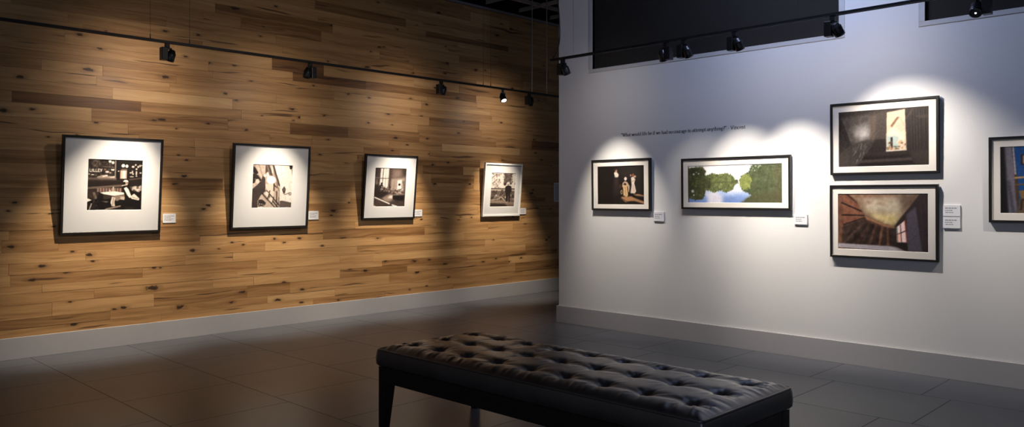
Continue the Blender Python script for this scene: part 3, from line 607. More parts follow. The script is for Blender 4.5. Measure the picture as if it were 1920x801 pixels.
def pic_stair():
    p = Pic(174, 108, (70, 54, 46), (68, 48, 1160, 750))
    p.rect(68, 48, 130, 750, (112, 80, 64), 1, 4); p.poly([(130, 48), (300, 48), (430, 330), (470, 400), (130, 470)], (124, 86, 68), 1, 3)
    for k, (a, b) in enumerate((((175, 52), (310, 160)), ((120, 165), (380, 275)), ((130, 318), (400, 322)), ((145, 440), (410, 350)))): p.line([a, b], 22, (54, 40, 34)); p.line([(a[0], a[1] + 18), (b[0], b[1] + 12)], 7, (142, 102, 82), .7)
    p.poly([(130, 460), (420, 345), (480, 400), (640, 450), (790, 470), (790, 690), (130, 680)], (66, 51, 44), 1, 3)
    for i, (xa, xb, c) in enumerate(((150, 390, (84, 66, 58)), (230, 430, (50, 38, 33)), (320, 470, (78, 60, 51)), (400, 510, (48, 36, 31)), (470, 550, (92, 68, 56)), (540, 590, (56, 42, 35)), (590, 625, (116, 82, 64)), (645, 660, (62, 46, 38)), (690, 690, (110, 78, 60)))): p.line([(xb, 420 + i * 6), (xa, 670)], 34, c, .9, 2); p.line([(xb + 14, 424 + i * 6), (xa + 22, 672)], 7, (40, 30, 26), .8, 2)
    p.rect(715, 470, 800, 690, (52, 41, 36), .9, 4)
    p.poly([(230, 48), (1060, 48), (1000, 160), (870, 310), (770, 445), (640, 415), (410, 325), (330, 180)], (132, 112, 92), 1, 4); p.poly([(240, 48), (800, 48), (700, 110), (380, 90)], (128, 90, 72), .9, 10); p.grad([(370, 110), (860, 90), (880, 260), (760, 360), (440, 280)], (188, 178, 158), .85, 14); p.grad([(430, 300), (840, 300), (770, 440), (640, 410)], (206, 190, 138), .85, 10); p.grad([(820, 60), (1060, 60), (960, 190), (860, 240)], (104, 86, 76), .8, 12); p.ell(440, 165, 45, 20, (140, 104, 86), .6, 6); p.ell(690, 100, 50, 24, (170, 150, 132), .6, 8); p.ell(610, 170, 60, 16, (148, 116, 96), .5, 6); p.mottle(6, 5)
    p.poly([(410, 325), (640, 420), (775, 452), (770, 470), (640, 452), (430, 372)], (150, 112, 88), 1, 2); p.poly([(430, 372), (640, 450), (620, 462), (450, 402)], (92, 68, 56), 1, 2)
    p.poly([(1060, 60), (1160, 48), (1160, 750), (1080, 750), (1010, 200), (905, 330), (890, 370), (780, 465), (770, 445), (870, 310)], (58, 49, 48), 1, 2); p.poly([(905, 300), (1015, 205), (1095, 750), (915, 745)], (92, 86, 94), 1, 3); p.poly([(1020, 190), (1110, 120), (1160, 300), (1160, 750), (1095, 750)], (62, 50, 52), 1, 3); p.line([(1100, 60), (1150, 330)], 18, (84, 60, 58), .7, 3); p.line([(1060, 110), (1110, 690)], 14, (78, 70, 74), .6, 3)
    p.poly([(788, 462), (892, 368), (915, 640), (800, 642)], (226, 204, 198)); p.poly([(788, 462), (800, 452), (812, 642), (800, 642)], (70, 100, 100)); p.line([(838, 425), (850, 640)], 9, (90, 56, 46)); p.line([(795, 545), (905, 495)], 11, (62, 46, 42)); p.line([(888, 370), (912, 640)], 9, (140, 44, 44)); p.rect(800, 530, 840, 636, (226, 160, 132), .5, 2)
    p.poly([(770, 640), (915, 640), (925, 745), (780, 700)], (48, 40, 38), 1, 2); p.poly([(68, 675), (730, 690), (800, 705), (900, 750), (68, 728)], (172, 166, 172), 1, 2); p.line([(110, 705), (700, 712)], 9, (124, 116, 120), .7, 2); p.poly([(730, 692), (800, 705), (905, 750), (850, 750)], (150, 140, 140), 1, 2)
    p.mottle(3, 1); return p.out(1.08)

def pic_blue_room():
    p = Pic(168, 120, (44, 92, 150), (137, 105, 660, 675))
    p.grad([(400, 105), (660, 105), (660, 500), (420, 480)], (50, 104, 166), .8, 12); p.poly([(137, 105), (200, 105), (215, 340), (230, 675), (137, 675)], (34, 29, 30), 1, 2); p.poly([(160, 105), (195, 105), (212, 340), (222, 675), (178, 675)], (134, 128, 140), 1, 3); p.line([(200, 105), (212, 360)], 7, (196, 186, 186)); p.line([(178, 400), (200, 670)], 14, (70, 66, 80), .7, 3)
    p.rect(236, 176, 312, 264, (52, 38, 34)); p.rect(246, 186, 302, 254, (150, 100, 74)); p.rect(246, 186, 270, 254, (190, 176, 164), .8, 2); p.rect(420, 190, 500, 300, (58, 46, 36)); p.rect(432, 202, 488, 288, (96, 130, 90))
    p.poly([(230, 540), (660, 520), (660, 675), (215, 675)], (122, 104, 88), 1, 4); p.poly([(270, 350), (380, 340), (660, 345), (660, 365), (280, 368)], (210, 204, 204)); p.poly([(275, 366), (660, 364), (660, 380), (290, 384)], (92, 66, 46)); p.line([(298, 380), (295, 480)], 12, (84, 60, 42)); p.line([(500, 380), (505, 520)], 13, (84, 60, 42)); p.ell(305, 326, 18, 24, (228, 224, 224)); p.ell(400, 325, 14, 26, (176, 196, 214)); p.rect(440, 318, 480, 346, (196, 150, 96))
    for x in (212, 268): p.line([(x, 350), (x + 8, 560)], 13, (98, 74, 50))
    p.line([(212, 372), (270, 366)], 16, (196, 160, 118)); p.line([(215, 430), (268, 424)], 13, (130, 100, 70)); p.poly([(225, 480), (390, 465), (400, 545), (240, 552)], (150, 122, 86)); p.poly([(240, 548), (400, 540), (400, 560), (240, 565)], (82, 60, 42)); p.line([(285, 560), (282, 675)], 14, (88, 66, 46)); p.line([(390, 555), (392, 675)], 14, (88, 66, 46)); p.line([(285, 605), (392, 598)], 9, (110, 84, 58)); p.line([(240, 565), (236, 640)], 11, (80, 58, 42))
    p.mottle(4, 1); return p.out()

# ------------------------------------------------------------------ framed pictures
def framed(label, group, wall, pos_c, z0, w, h, lean, bw, mat, hole, ink, fmat, th=.03, glass='glass'):
    """wall 'wood' or 'white'; pos_c along the wall; hole = (left, right, bottom, top) of the print as fractions of the frame"""
    gap = .004 + th * math.sin(R(max(lean, 0))) * 0
    if wall == 'wood': loc = (WX + gap, pos_c, z0); rz = math.pi / 2
    else: loc = (pos_c, WY - gap, z0); rz = 0
    t = thing('picture_frame', label, 'picture', loc, (R(lean), 0, rz), group)
    x0, x1 = -w / 2, w / 2
    bm = bmesh.new()
    # mitred moulding: outer/inner profile swept round the rectangle
    prof = [(0, 0), (0, -th), (.0015, -th - .0012), (bw - .0015, -th - .0012), (bw, -th), (bw, -th + .012), (bw + .004, -th + .012), (bw + .004, -.004), (bw, 0)]
    rings = []
    for ins, y in prof:
        rings.append([bm.verts.new(v) for v in ((x0 + ins, y, ins), (x1 - ins, y, ins), (x1 - ins, y, h - ins), (x0 + ins, y, h - ins))])
    n = len(rings)
    for i in range(n):
        a, b = rings[i], rings[(i + 1) % n]
        for k in range(4): bm.faces.new((a[k], a[(k + 1) % 4], b[(k + 1) % 4], b[k]))
    bm_obj('frame', bm, fmat, t)
    ym = -th + .010
    ha, hb = x0 + hole[0] * w, x0 + hole[1] * w; hc, hd = hole[2] * h, hole[3] * h
    bm = bmesh.new(); bv = .0025
    o = [bm.verts.new(v) for v in ((x0 + bw, ym, bw), (x1 - bw, ym, bw), (x1 - bw, ym, h - bw), (x0 + bw, ym, h - bw))]
    i1 = [bm.verts.new(v) for v in ((ha, ym, hc), (hb, ym, hc), (hb, ym, hd), (ha, ym, hd))]
    i2 = [bm.verts.new(v) for v in ((ha + bv, ym + .003, hc + bv), (hb - bv, ym + .003, hc + bv), (hb - bv, ym + .003, hd - bv), (ha + bv, ym + .003, hd - bv))]
    i3 = [bm.verts.new((v.co.x, ym + .004, v.co.z)) for v in o]
    for a, b in ((o, i1), (i1, i2), (i2, i3), (i3, o)):
        for k in range(4): bm.faces.new((a[k], a[(k + 1) % 4], b[(k + 1) % 4], b[k]))
    m = bm_obj('mat_board', bm, mat, t); m['label'] = 'white mat board around the photograph'
    H, W = ink.shape[:2]
    xs = np.linspace(ha, hb, W); zs = np.linspace(hd, hc, H)
    X, Z = np.meshgrid(xs, zs)
    V = np.stack([X, np.full_like(X, ym + .0045), Z], -1).reshape(-1, 3)
    idx = np.arange(H * W).reshape(H, W)
    F = np.stack([idx[1:, :-1], idx[1:, 1:], idx[:-1, 1:], idx[:-1, :-1]], -1).reshape(-1, 4)
    me = bpy.data.meshes.new('photo_print'); me.from_pydata(V.tolist(), [], F.tolist()); me.update()
    ca = me.attributes.new('ink', 'FLOAT_COLOR', 'POINT')
    ca.data.foreach_set('color', np.concatenate([ink.reshape(-1, 3), np.ones((H * W, 1))], 1).astype(np.float32).ravel())
    me.materials.append(M['photo']); po = link(bpy.data.objects.new('photo_print', me)); po.parent = t
    bm = bmesh.new(); add_box(bm, (x0 + bw + .0045, -.006, bw + .0045), (x1 - bw - .0045, -.002, h - bw - .0045))
    bm_obj('backing_board', bm, M['card'], t)
    bm = bmesh.new(); yg = -th + .0065
    bm.faces.new([bm.verts.new(v) for v in ((x0 + bw - .0, yg, bw), (x1 - bw, yg, bw), (x1 - bw, yg, h - bw), (x0 + bw, yg, h - bw))])
    g = bm_obj('glass', bm, M[glass], t)
    return t

def hole_px(fr, pr):
    (ax, ay, bx, by), (cx, cy, dx, dy) = fr, pr
    return ((cx - ax) / (bx - ax), (dx - ax) / (bx - ax), (by - dy) / (by - ay), (by - cy) / (by - ay))

def build_pictures():
    G1 = 'framed black and white photographs on the wood wall'; G2 = 'framed colour photographs on the white wall'
    fb = M['frame_black']
    framed('largest black-framed photograph, a man in a restaurant booth, leftmost on wood wall', G1, 'wood', 2.474, .990, .818, .836, 5.4, .020, M['mat'], (.246, .794, .243, .768), pic_restaurant(), fb)
    framed('black-framed photograph of sloping building eaves and a street lamp, glare on its glass', G1, 'wood', 3.970, .992, .836, .838, 4.6, .020, M['mat'], (.252, .772, .246, .762), pic_architecture(), fb)
    framed('black-framed photograph of figures by a tall sunlit window, third picture along the wood wall', G1, 'wood', 5.437, 1.057, .730, .730, 5.8, .019, M['mat'], (.197, .797, .195, .795), pic_workshop(), fb)
    framed('white-framed photograph of a man standing in a garden, on wood wall', G1, 'wood', 7.238, 1.060, .682, .686, 5.2, .022, M['mat'], (.190, .838, .178, .818), pic_garden(), M['frame_white'])
    framed('small black-framed photograph of three lit figures on a dark ground, on white wall', G2, 'white', -4.610, 1.174, .700, .500, .8, .018, M['mat_cream'], (.096, .893, .115, .868), pic_figures(), fb, glass='glass_lo')
    framed('wide black-framed photograph of a tree-lined river under a pale sky', G2, 'white', -3.406, 1.196, 1.032, .456, .8, .017, M['mat_cream'], (.060, .928, .126, .850), pic_river(), fb, glass='glass_lo')
    framed('black-framed photograph of a dim passage with a bright doorway, upper picture of the stacked pair', G2, 'white', -2.170, 1.477, .783, .558, .8, .017, M['mat_cream'], (.077, .915, .108, .878), pic_corridor(), fb, glass='glass_lo')
    framed('black-framed photograph of a winding stair and small window, lower picture of the stacked pair', G2, 'white', -2.173, .833, .782, .564, .8, .017, M['mat_cream'], (.075, .912, .116, .880), pic_stair(), fb, glass='glass_lo')
    framed('black-framed photograph of a blue room with a wooden chair, cut by the right picture edge', G2, 'white', -1.0705, 1.128, .783, .588, .8, .017, M['mat_cream'], (.085, .915, .108, .884), pic_blue_room(), fb, glass='glass_lo')

# ------------------------------------------------------------------ caption cards
def card(label, group, wall, a, b, z0, z1, th, lines):
    w = b - a; h = z1 - z0
    if wall == 'wood': loc = (WX + .0012, (a + b) / 2, z0); rz = math.pi / 2
    else: loc = ((a + b) / 2, WY - .0005, z0); rz = 0
    t = thing('caption_card', label, 'caption card', loc, (0, 0, rz), group)
    bm = bmesh.new(); add_box(bm, (-w / 2, -th, 0), (w / 2, 0, h), .0008); bm_obj('mounting_board', bm, M['card'], t)
    bm = bmesh.new(); rr = random.Random(int(a * 1000))
    y = -th - .0003
    for (zf, x0f, x1f, hf) in lines:
        x = -w / 2 + x0f * w; xe = -w / 2 + x1f * w; zc = zf * h; hh = hf * h / 2
        while x < xe - .004:
            L = min(rr.uniform(.006, .02), xe - x)
            bm.faces.new([bm.verts.new(v) for v in ((x, y, zc - hh), (x + L, y, zc - hh), (x + L, y, zc + hh), (x, y, zc + hh))]); x += L + .003
    bm_obj('printed_text', bm, M['ink'], t)

def build_cards():
    L3 = [(.74, .12, .86, .09), (.58, .12, .6, .07), (.42, .12, .78, .07), (.28, .12, .7, .07)]
    L2 = [(.72, .12, .80, .10), (.52, .12, .55, .09), (.34, .14, .60, .08)]
    g1 = 'caption cards on the wood wall'; g2 = 'caption cards on the white wall'
    card('small white caption card beside the restaurant photograph on wood wall', g1, 'wood', 2.916, 3.034, 1.068, 1.152, .006, L3)
    card('small white caption card right of the building eaves photograph', g1, 'wood', 4.418, 4.538, 1.068, 1.158, .006, L3)
    card('small white caption card right of the sunlit window photograph', g1, 'wood', 5.824, 5.940, 1.077, 1.158, .006, L3)
    card('small white caption card right of the white-framed garden photograph', g1, 'wood', 7.612, 7.730, 1.076, 1.158, .006, L3)
    t = [(.92 - .045 * i, .12, .84 if i % 5 else .5, .02) for i in range(19)]
    card('tall white text panel on wood wall, half hidden behind the white wall end', g1, 'wood', 8.300, 8.52, 1.238, 1.508, .006, t)
    card('grey caption card below right of the three lit figures photograph', g2, 'white', -4.236, -4.122, 1.078, 1.166, .012, L2)
    card('white caption card below right of the river photograph', g2, 'white', -2.868, -2.758, 1.080, 1.160, .012, L2)
    card('upper of two caption cards stacked beside the winding stair photograph', g2, 'white', -1.757, -1.646, 1.166, 1.246, .012, L2)
    card('lower of two caption cards stacked beside the winding stair photograph', g2, 'white', -1.757, -1.646, 1.080, 1.160, .012, L2)

# ------------------------------------------------------------------ lettering on the white wall
def build_quote():  # vinyl letters stuck to the wall
    def arc(cx, cy, rx, ry, a0, a1, n=14):
        return [(cx + rx * math.cos(R(a0 + (a1 - a0) * i / n)), cy + ry * math.sin(R(a0 + (a1 - a0) * i / n))) for i in range(n + 1)]
    X = .46  # x-height, cap 1.0 -> .68
    C = .70; A = .74; D = -.24
    def stem(x, y0, y1, top=True, bot=True):
        s = [[(x, y0), (x, y1)]]
        if top: s.append([(x - .08, y1), (x + .02, y1)])
        if bot: s.append([(x - .09, y0), (x + .09, y0)])
        return s
    def bowl(cx): return [arc(cx, X / 2, .17, X / 2, 0, 360, 22)]
    def hump(x0, x1): return [arc((x0 + x1) / 2 + .01, X - .15, (x1 - x0) / 2 - .01, .15, 165, 0, 10) + [(x1, 0)], [(x1 - .08, 0), (x1 + .09, 0)]]
    G = {
        'W': (.98, [[(.08, C), (.28, 0)], [(.28, 0), (.48, C)], [(.46, C), (.68, 0)], [(.68, 0), (.90, C)], [(0, C), (.18, C)], [(.80, C), (1., C)], [(.38, C), (.56, C)]]),
        'h': (.54, stem(.12, 0, A) + hump(.12, .42)), 'n': (.54, stem(.12, 0, X) + hump(.12, .42)),
        'm': (.82, stem(.12, 0, X) + hump(.12, .40) + hump(.40, .70)), 'r': (.38, stem(.12, 0, X) + [arc(.26, X - .12, .12, .11, 170, 40, 8)]),
        'u': (.54, stem(.12, .12, X, True, False) + [arc(.26, .15, .14, .15, 180, 340, 10)] + stem(.42, 0, X, True, False) + [[(.42, 0), (.52, 0)]]),
        'a': (.46, [arc(.23, X - .14, .13, .13, 150, 0, 10) + [(.36, .06), (.44, 0)], arc(.20, .13, .14, .13, 60, 330, 14)]),
        't': (.32, [[(.14, X + .14), (.14, .1)] + arc(.23, .1, .09, .1, 180, 320, 8), [(.02, X), (.28, X)]]),
        'w': (.70, [[(.06, X), (.20, 0)], [(.20, 0), (.34, X)], [(.34, X), (.48, 0)], [(.48, 0), (.62, X)], [(0, X), (.14, X)], [(.54, X), (.70, X)], [(.28, X), (.40, X)]]),
        'o': (.46, bowl(.22)), 'e': (.44, [[(.06, .26), (.37, .26)] + arc(.22, .25, .16, .21, 5, 320, 18)]), 'c': (.42, [arc(.23, X / 2, .17, X / 2, 45, 315, 18)]),
        'l': (.28, stem(.13, 0, A)), 'i': (.28, stem(.13, 0, X) + [[(.13, X + .13), (.13, X + .21)]]),
        'd': (.52, [arc(.22, X / 2, .17, X / 2, 30, 330, 18)] + stem(.40, 0, A, True, False) + [[(.40, 0), (.50, 0)]]),
        'b': (.52, stem(.12, 0, A, True, False) + [arc(.28, X / 2, .17, X / 2, 150, -150, 18)]),
        'p': (.52, stem(.12, D, X) + [arc(.28, X / 2, .17, X / 2, 150, -150, 18)]),
        'f': (.32, [[(.13, 0), (.13, .55)] + arc(.24, .58, .11, .14, 180, 40, 8), [(.03, X), (.27, X)], [(.04, 0), (.24, 0)]]),
        'g': (.48, [arc(.21, .30, .14, .16, 0, 360, 18), arc(.22, -.10, .18, .13, 0, 360, 18), [(.30, .42), (.42, .46)], [(.12, .17), (.10, .08), (.20, .03)]]),
        'y': (.50, [[(.07, X), (.25, 0)], [(.43, X), (.25, 0), (.16, D), (.06, D + .02)], [(0, X), (.16, X)], [(.34, X), (.50, X)]]),
        '?': (.40, [arc(.19, .55, .14, .15, 170, -60, 12) + [(.18, .30), (.18, .18)], [(.18, 0), (.18, .08)]]), '-': (.34, [[(.05, .22), (.29, .22)]]),
        'V': (.74, [[(.10, C), (.38, 0)], [(.38, 0), (.64, C)], [(0, C), (.22, C)], [(.54, C), (.74, C)]]),
        '\u201c': (.34, [[(.13, C + .04), (.07, C - .14)], [(.27, C + .04), (.21, C - .14)]]), '\u201d': (.34, [[(.07, C + .04), (.13, C - .14)], [(.21, C + .04), (.27, C - .14)]]), ' ': (.24, []),
    }
    text = '\u201cWhat would life be if we had no courage to attempt anything?\u201d - Vincent'
    tot = sum(G[c][0] for c in text)
    xa, xb = -4.622, -3.306
    k = (xb - xa) / tot
    o = mesh_obj('sign_lettering', [], [], M['vinyl'])
    bm = bmesh.new(); x = 0
    for ch in text:
        for st in G[ch][1]:
            for (ax, ay), (bx, by) in zip(st, st[1:]):
                d = Vector((bx - ax, by - ay)); L = d.length
                if L < 1e-6: continue
                d /= L; wd = .046 + .085 * abs(d.y) ** 1.5; nrm = Vector((-d.y, d.x)) * wd / 2; e = d * .012
                q = [(ax - e.x + nrm.x, ay - e.y + nrm.y), (bx + e.x + nrm.x, by + e.y + nrm.y), (bx + e.x - nrm.x, by + e.y - nrm.y), (ax - e.x - nrm.x, ay - e.y - nrm.y)]
                top = [bm.verts.new(((x + u) * k, -.0006, v * k)) for u, v in q]
                bm.faces.new(top)
        x += G[ch][0]
    bm.to_mesh(o.data); bm.free()
    o.location = (xa, WY - .0004, 1.893)
    o['kind'] = 'thing'
    tag(o, 'line of dark serif lettering on white wall, a quote about courage ending in Vincent', 'wall lettering')

# ------------------------------------------------------------------ tracks and lamps
def build_tracks():
    z0, z1 = TR_Z - .010, TR_Z + .010
    t = thing('lighting_track', 'long black lighting track hung on thin rods before the wood wall', 'lighting track', (LTX, 3.5, TR_Z))
    def rail(axis, a, b):
        bm = bmesh.new()
        for lo, hi in ((-.017, -.011), (.011, .017)):
            if axis == 'y': add_box(bm, (lo, a, -.010), (hi, b, .010))
            else: add_box(bm, (a, lo, -.010), (b, hi, .010))
        if axis == 'y': add_box(bm, (-.011, a, .002), (.011, b, .010))
        else: add_box(bm, (a, -.011, .002), (b, .011, .010))
        return bm
    bm_obj('rail', rail('y', -6.2, 6.9), M['black'], t)
    for y in (-.9, 2.52, 2.84, 6.23, 6.35, 7.05, 7.317, 9.2):
        yy = y - 3.5
        r = .0012 if y < 6.5 else .0062
        bm = bmesh.new(); add_cyl(bm, (0, yy, .01), (0, yy, 3.766 - TR_Z), r, seg=10)
        c = bm_obj('suspension_rod', bm, M['steel' if y > 6.5 else 'black'], t)
        bm = bmesh.new(); add_cyl(bm, (0, yy, .010), (0, yy, .050), .0045, .003, seg=10)
        bm_obj('rod_grip', bm, M['black'], c)
    t = thing('lighting_track', 'long black lighting track crossing before the white wall and its dark windows', 'lighting track', (-1.4, RTY, TR_Z))
    bm_obj('rail', rail('x', -3.45, 4.4), M['black'], t)
    bm = bmesh.new(); add_box(bm, (-3.47, -.0175, -.011), (-3.452, .0175, .011), .002); bm_obj('end_cap', bm, M['black'], t)
    for x in (-3.2, -1.1, 1.0, 3.2):
        bm = bmesh.new(); add_cyl(bm, (x, 0, .01), (x, 0, 3.766 - TR_Z), .0010, seg=6); c = bm_obj('suspension_rod', bm, M['black'], t)
    o = None
    bm = bmesh.new()
    pts = [(-4.782, 5.02), (-4.782, 3.3), (-4.780, 3.1), (-4.768, 2.95), (-4.762, 2.82), (-4.768, 2.73), (-4.79, 2.66), (-4.822, 2.61), (-4.846, 2.5935)]
    # smooth the path
    P = [Vector((x, RTY, z)) for x, z in pts]; Q = []
    for i in range(len(P) - 1):
        p0, p1, p2, p3 = P[max(i - 1, 0)], P[i], P[i + 1], P[min(i + 2, len(P) - 1)]
        for k in range(6):
            s = k / 6
            Q.append(.5 * ((2 * p1) + (p2 - p0) * s + (2 * p0 - 5 * p1 + 4 * p2 - p3) * s * s + (3 * p1 - p0 - 3 * p2 + p3) * s ** 3))
    Q.append(P[-1]); add_tube(bm, Q, .0055)
    o = bm_obj('power_cord', bm, M['black'], None, True)
    tag(o, 'black power cord dropping from the ceiling to the track end at the white wall corner', 'cord')

LIGHTS = []
def spotlight(label, group, base, t, side, aim, lens='lens', zoff=0.0, power=None, angle=57, spill=0., color=(1., .78, .52), blend=1., radius=.014, extra=None):
    """base: point under the rail, t: unit vector along the rail, side: which way along t the driver box sits"""
    base = Vector(base); t = Vector(t)
    nrm = Vector((t.y, -t.x, 0))
    T = thing('track_spotlight', label, 'spotlight', base, (0, 0, 0), group)
    def L(a, n, z): return t * a + nrm * n + Vector((0, 0, z))
    def obox(name, a0, a1, n0, n1, z0, z1, mat, bev=.002, parent=T):
        bm = bmesh.new(); add_box(bm, (a0, n0, z0), (a1, n1, z1), bev)
        m = Matrix((( t.x, nrm.x, 0, 0), (t.y, nrm.y, 0, 0), (0, 0, 1, 0), (0, 0, 0, 1)))
        bmesh.ops.transform(bm, matrix=m, verts=bm.verts[:])
        return bm_obj(name, bm, mat, parent)
    obox('track_adapter', -.017, .017, -.015, .015, -.034, -.0005, M['black'])
    s = side
    a0, a1 = sorted((s * .002, s * .052))
    obox('driver_box', a0, a1, -.030, .030, -.142, -.036, M['blackgloss'], .004)
    a0, a1 = sorted((s * .0, -s * .036))
    obox('yoke', a0, a1, -.012, .012, -.048, -.0355, M['black'], .002)
    piv = L(-s * .030, 0, -.094 + zoff)
    d = (Vector(aim) - (base + piv)).normalized()
    bm = bmesh.new()
    add_lathe(bm, piv, d, [(-.046, .016), (-.044, .022), (-.020, .031), (-.018, .034), (.036, .036), (.050, .036), (.050, .031), (.046, .030)], 28)
    hd = bm_obj('lamp_head', bm, M['blackgloss'], T)
    for p in hd.data.polygons: p.use_smooth = len(p.vertices) == 4
    bm = bmesh.new(); add_lathe(bm, piv, d, [(.0464, .029), (.048, .0285)], 24); bm_obj('lens', bm, M[lens], hd)
    if lens == 'lens_off':
        bm = bmesh.new(); add_lathe(bm, piv, d, [(.0482, .005), (.0500, .004)], 16); bm_obj('led', bm, M['led'], hd)
    bm = bmesh.new()
    for k in range(3): add_lathe(bm, piv, d, [(-.016 + k * .010, .0358), (-.012 + k * .010, .0358)], 28)
    bm_obj('cooling_ribs', bm, M['black'], hd)
    if power:
        ld = bpy.data.lights.new('spot_beam', 'SPOT'); ld.energy = power; ld.color = color
        ld.spot_size = R(angle); ld.spot_blend = blend; ld.shadow_soft_size = radius
        lo = link(bpy.data.objects.new('spot_beam', ld)); lo.location = piv + d * .056; lo.rotation_euler = d.to_track_quat('-Z', 'Y').to_euler(); lo.parent = T
        if spill:
            l2 = bpy.data.lights.new('spill_light', 'SPOT'); l2.energy = spill; l2.color = (1., .88, .80); l2.spot_size = R(118); l2.spot_blend = 1.; l2.shadow_soft_size = .03
            o2 = link(bpy.data.objects.new('spill_light', l2)); o2.location = lo.location; d2 = (Vector(nrm) * (1 if (Vector(aim) - base).dot(nrm) > 0 else -1) + Vector((0, 0, -.22))); o2.rotation_euler = d2.to_track_quat('-Z', 'Y').to_euler(); o2.parent = T
    return T

WARM = (1., .86, .68); NEUT = (1., .905, .79)
def build_lamps():
    G1 = 'spotlights on the track before the wood wall'; G2 = 'spotlights on the track before the white wall'
    z = TR_Z - .010
    ty = (0, 1, 0); tx = (1, 0, 0)
    spotlight('black spotlight on the wood-wall track, nearest to the camera, above the restaurant photograph', G1, (LTX, 2.655, z), ty, -1, (WX, 2.42, .66), power=P_L[0], spill=30, color=WARM)
    spotlight('black spotlight above the building eaves photograph, driver box on its right', G1, (LTX, 3.985, z), ty, 1, (WX, 3.98, .64), power=P_L[1], spill=14, color=WARM)
    spotlight('black spotlight above the gap after the sunlit window photograph', G1, (LTX, 5.60, z), ty, -1, (WX, 5.45, .64), power=P_L[2], spill=20, color=WARM)
    spotlight('slim black spotlight with its bright white lens turned to the room', G1, (LTX, 6.545, z), (-.7, .714, 0), 1, (-5.55, 6.35, .9), lens='lens_hot', power=P_L[3], angle=50, color=NEUT)
    spotlight('black spotlight on the wood-wall track, last one before the white wall', G1, (LTX, 7.00, z), ty, -1, (WX, 7.2, .64), power=P_L[4], spill=22, color=WARM)
    spotlight('black spotlight at the corner end of the white-wall track', G2, (-4.725, RTY, z), tx, -1, (-4.62, WY, 1.12), power=P_R[0], color=NEUT, angle=52, spill=5)
    spotlight('black spotlight with its round head left of its box, before the large dark window', G2, (-3.615, RTY, z), tx, 1, (-3.75, WY, 1.05), power=P_R[1], color=NEUT, angle=56)
    spotlight('black spotlight close right of another one, before the large dark window', G2, (-3.445, RTY, z), tx, -1, (-3.25, WY, 1.1), power=P_R[2], color=NEUT, angle=56)
    spotlight('black spotlight alone between the close pair and the window edge', G2, (-3.000, RTY, z), tx, -1, (-2.78, WY, 1.15), power=P_R[3], color=NEUT, angle=56, spill=5)
    spotlight('black spotlight at the right edge of the large dark window', G2, (-2.250, RTY, z), tx, -1, (-1.96, WY, 1.45), power=P_R[4], color=NEUT, angle=76, spill=9)
    spotlight('black spotlight with a glinting round lens before the right-hand window', G2, (-1.330, RTY, z), tx, 1, (-1.25, WY - 2.1, .9), lens='lens_off')
    spotlight('black spotlight on the white-wall track above the blue room photograph', G2, (-.62, RTY, z), tx, -1, (-1.0, WY, 1.1), power=P_R[6], color=NEUT, angle=56)

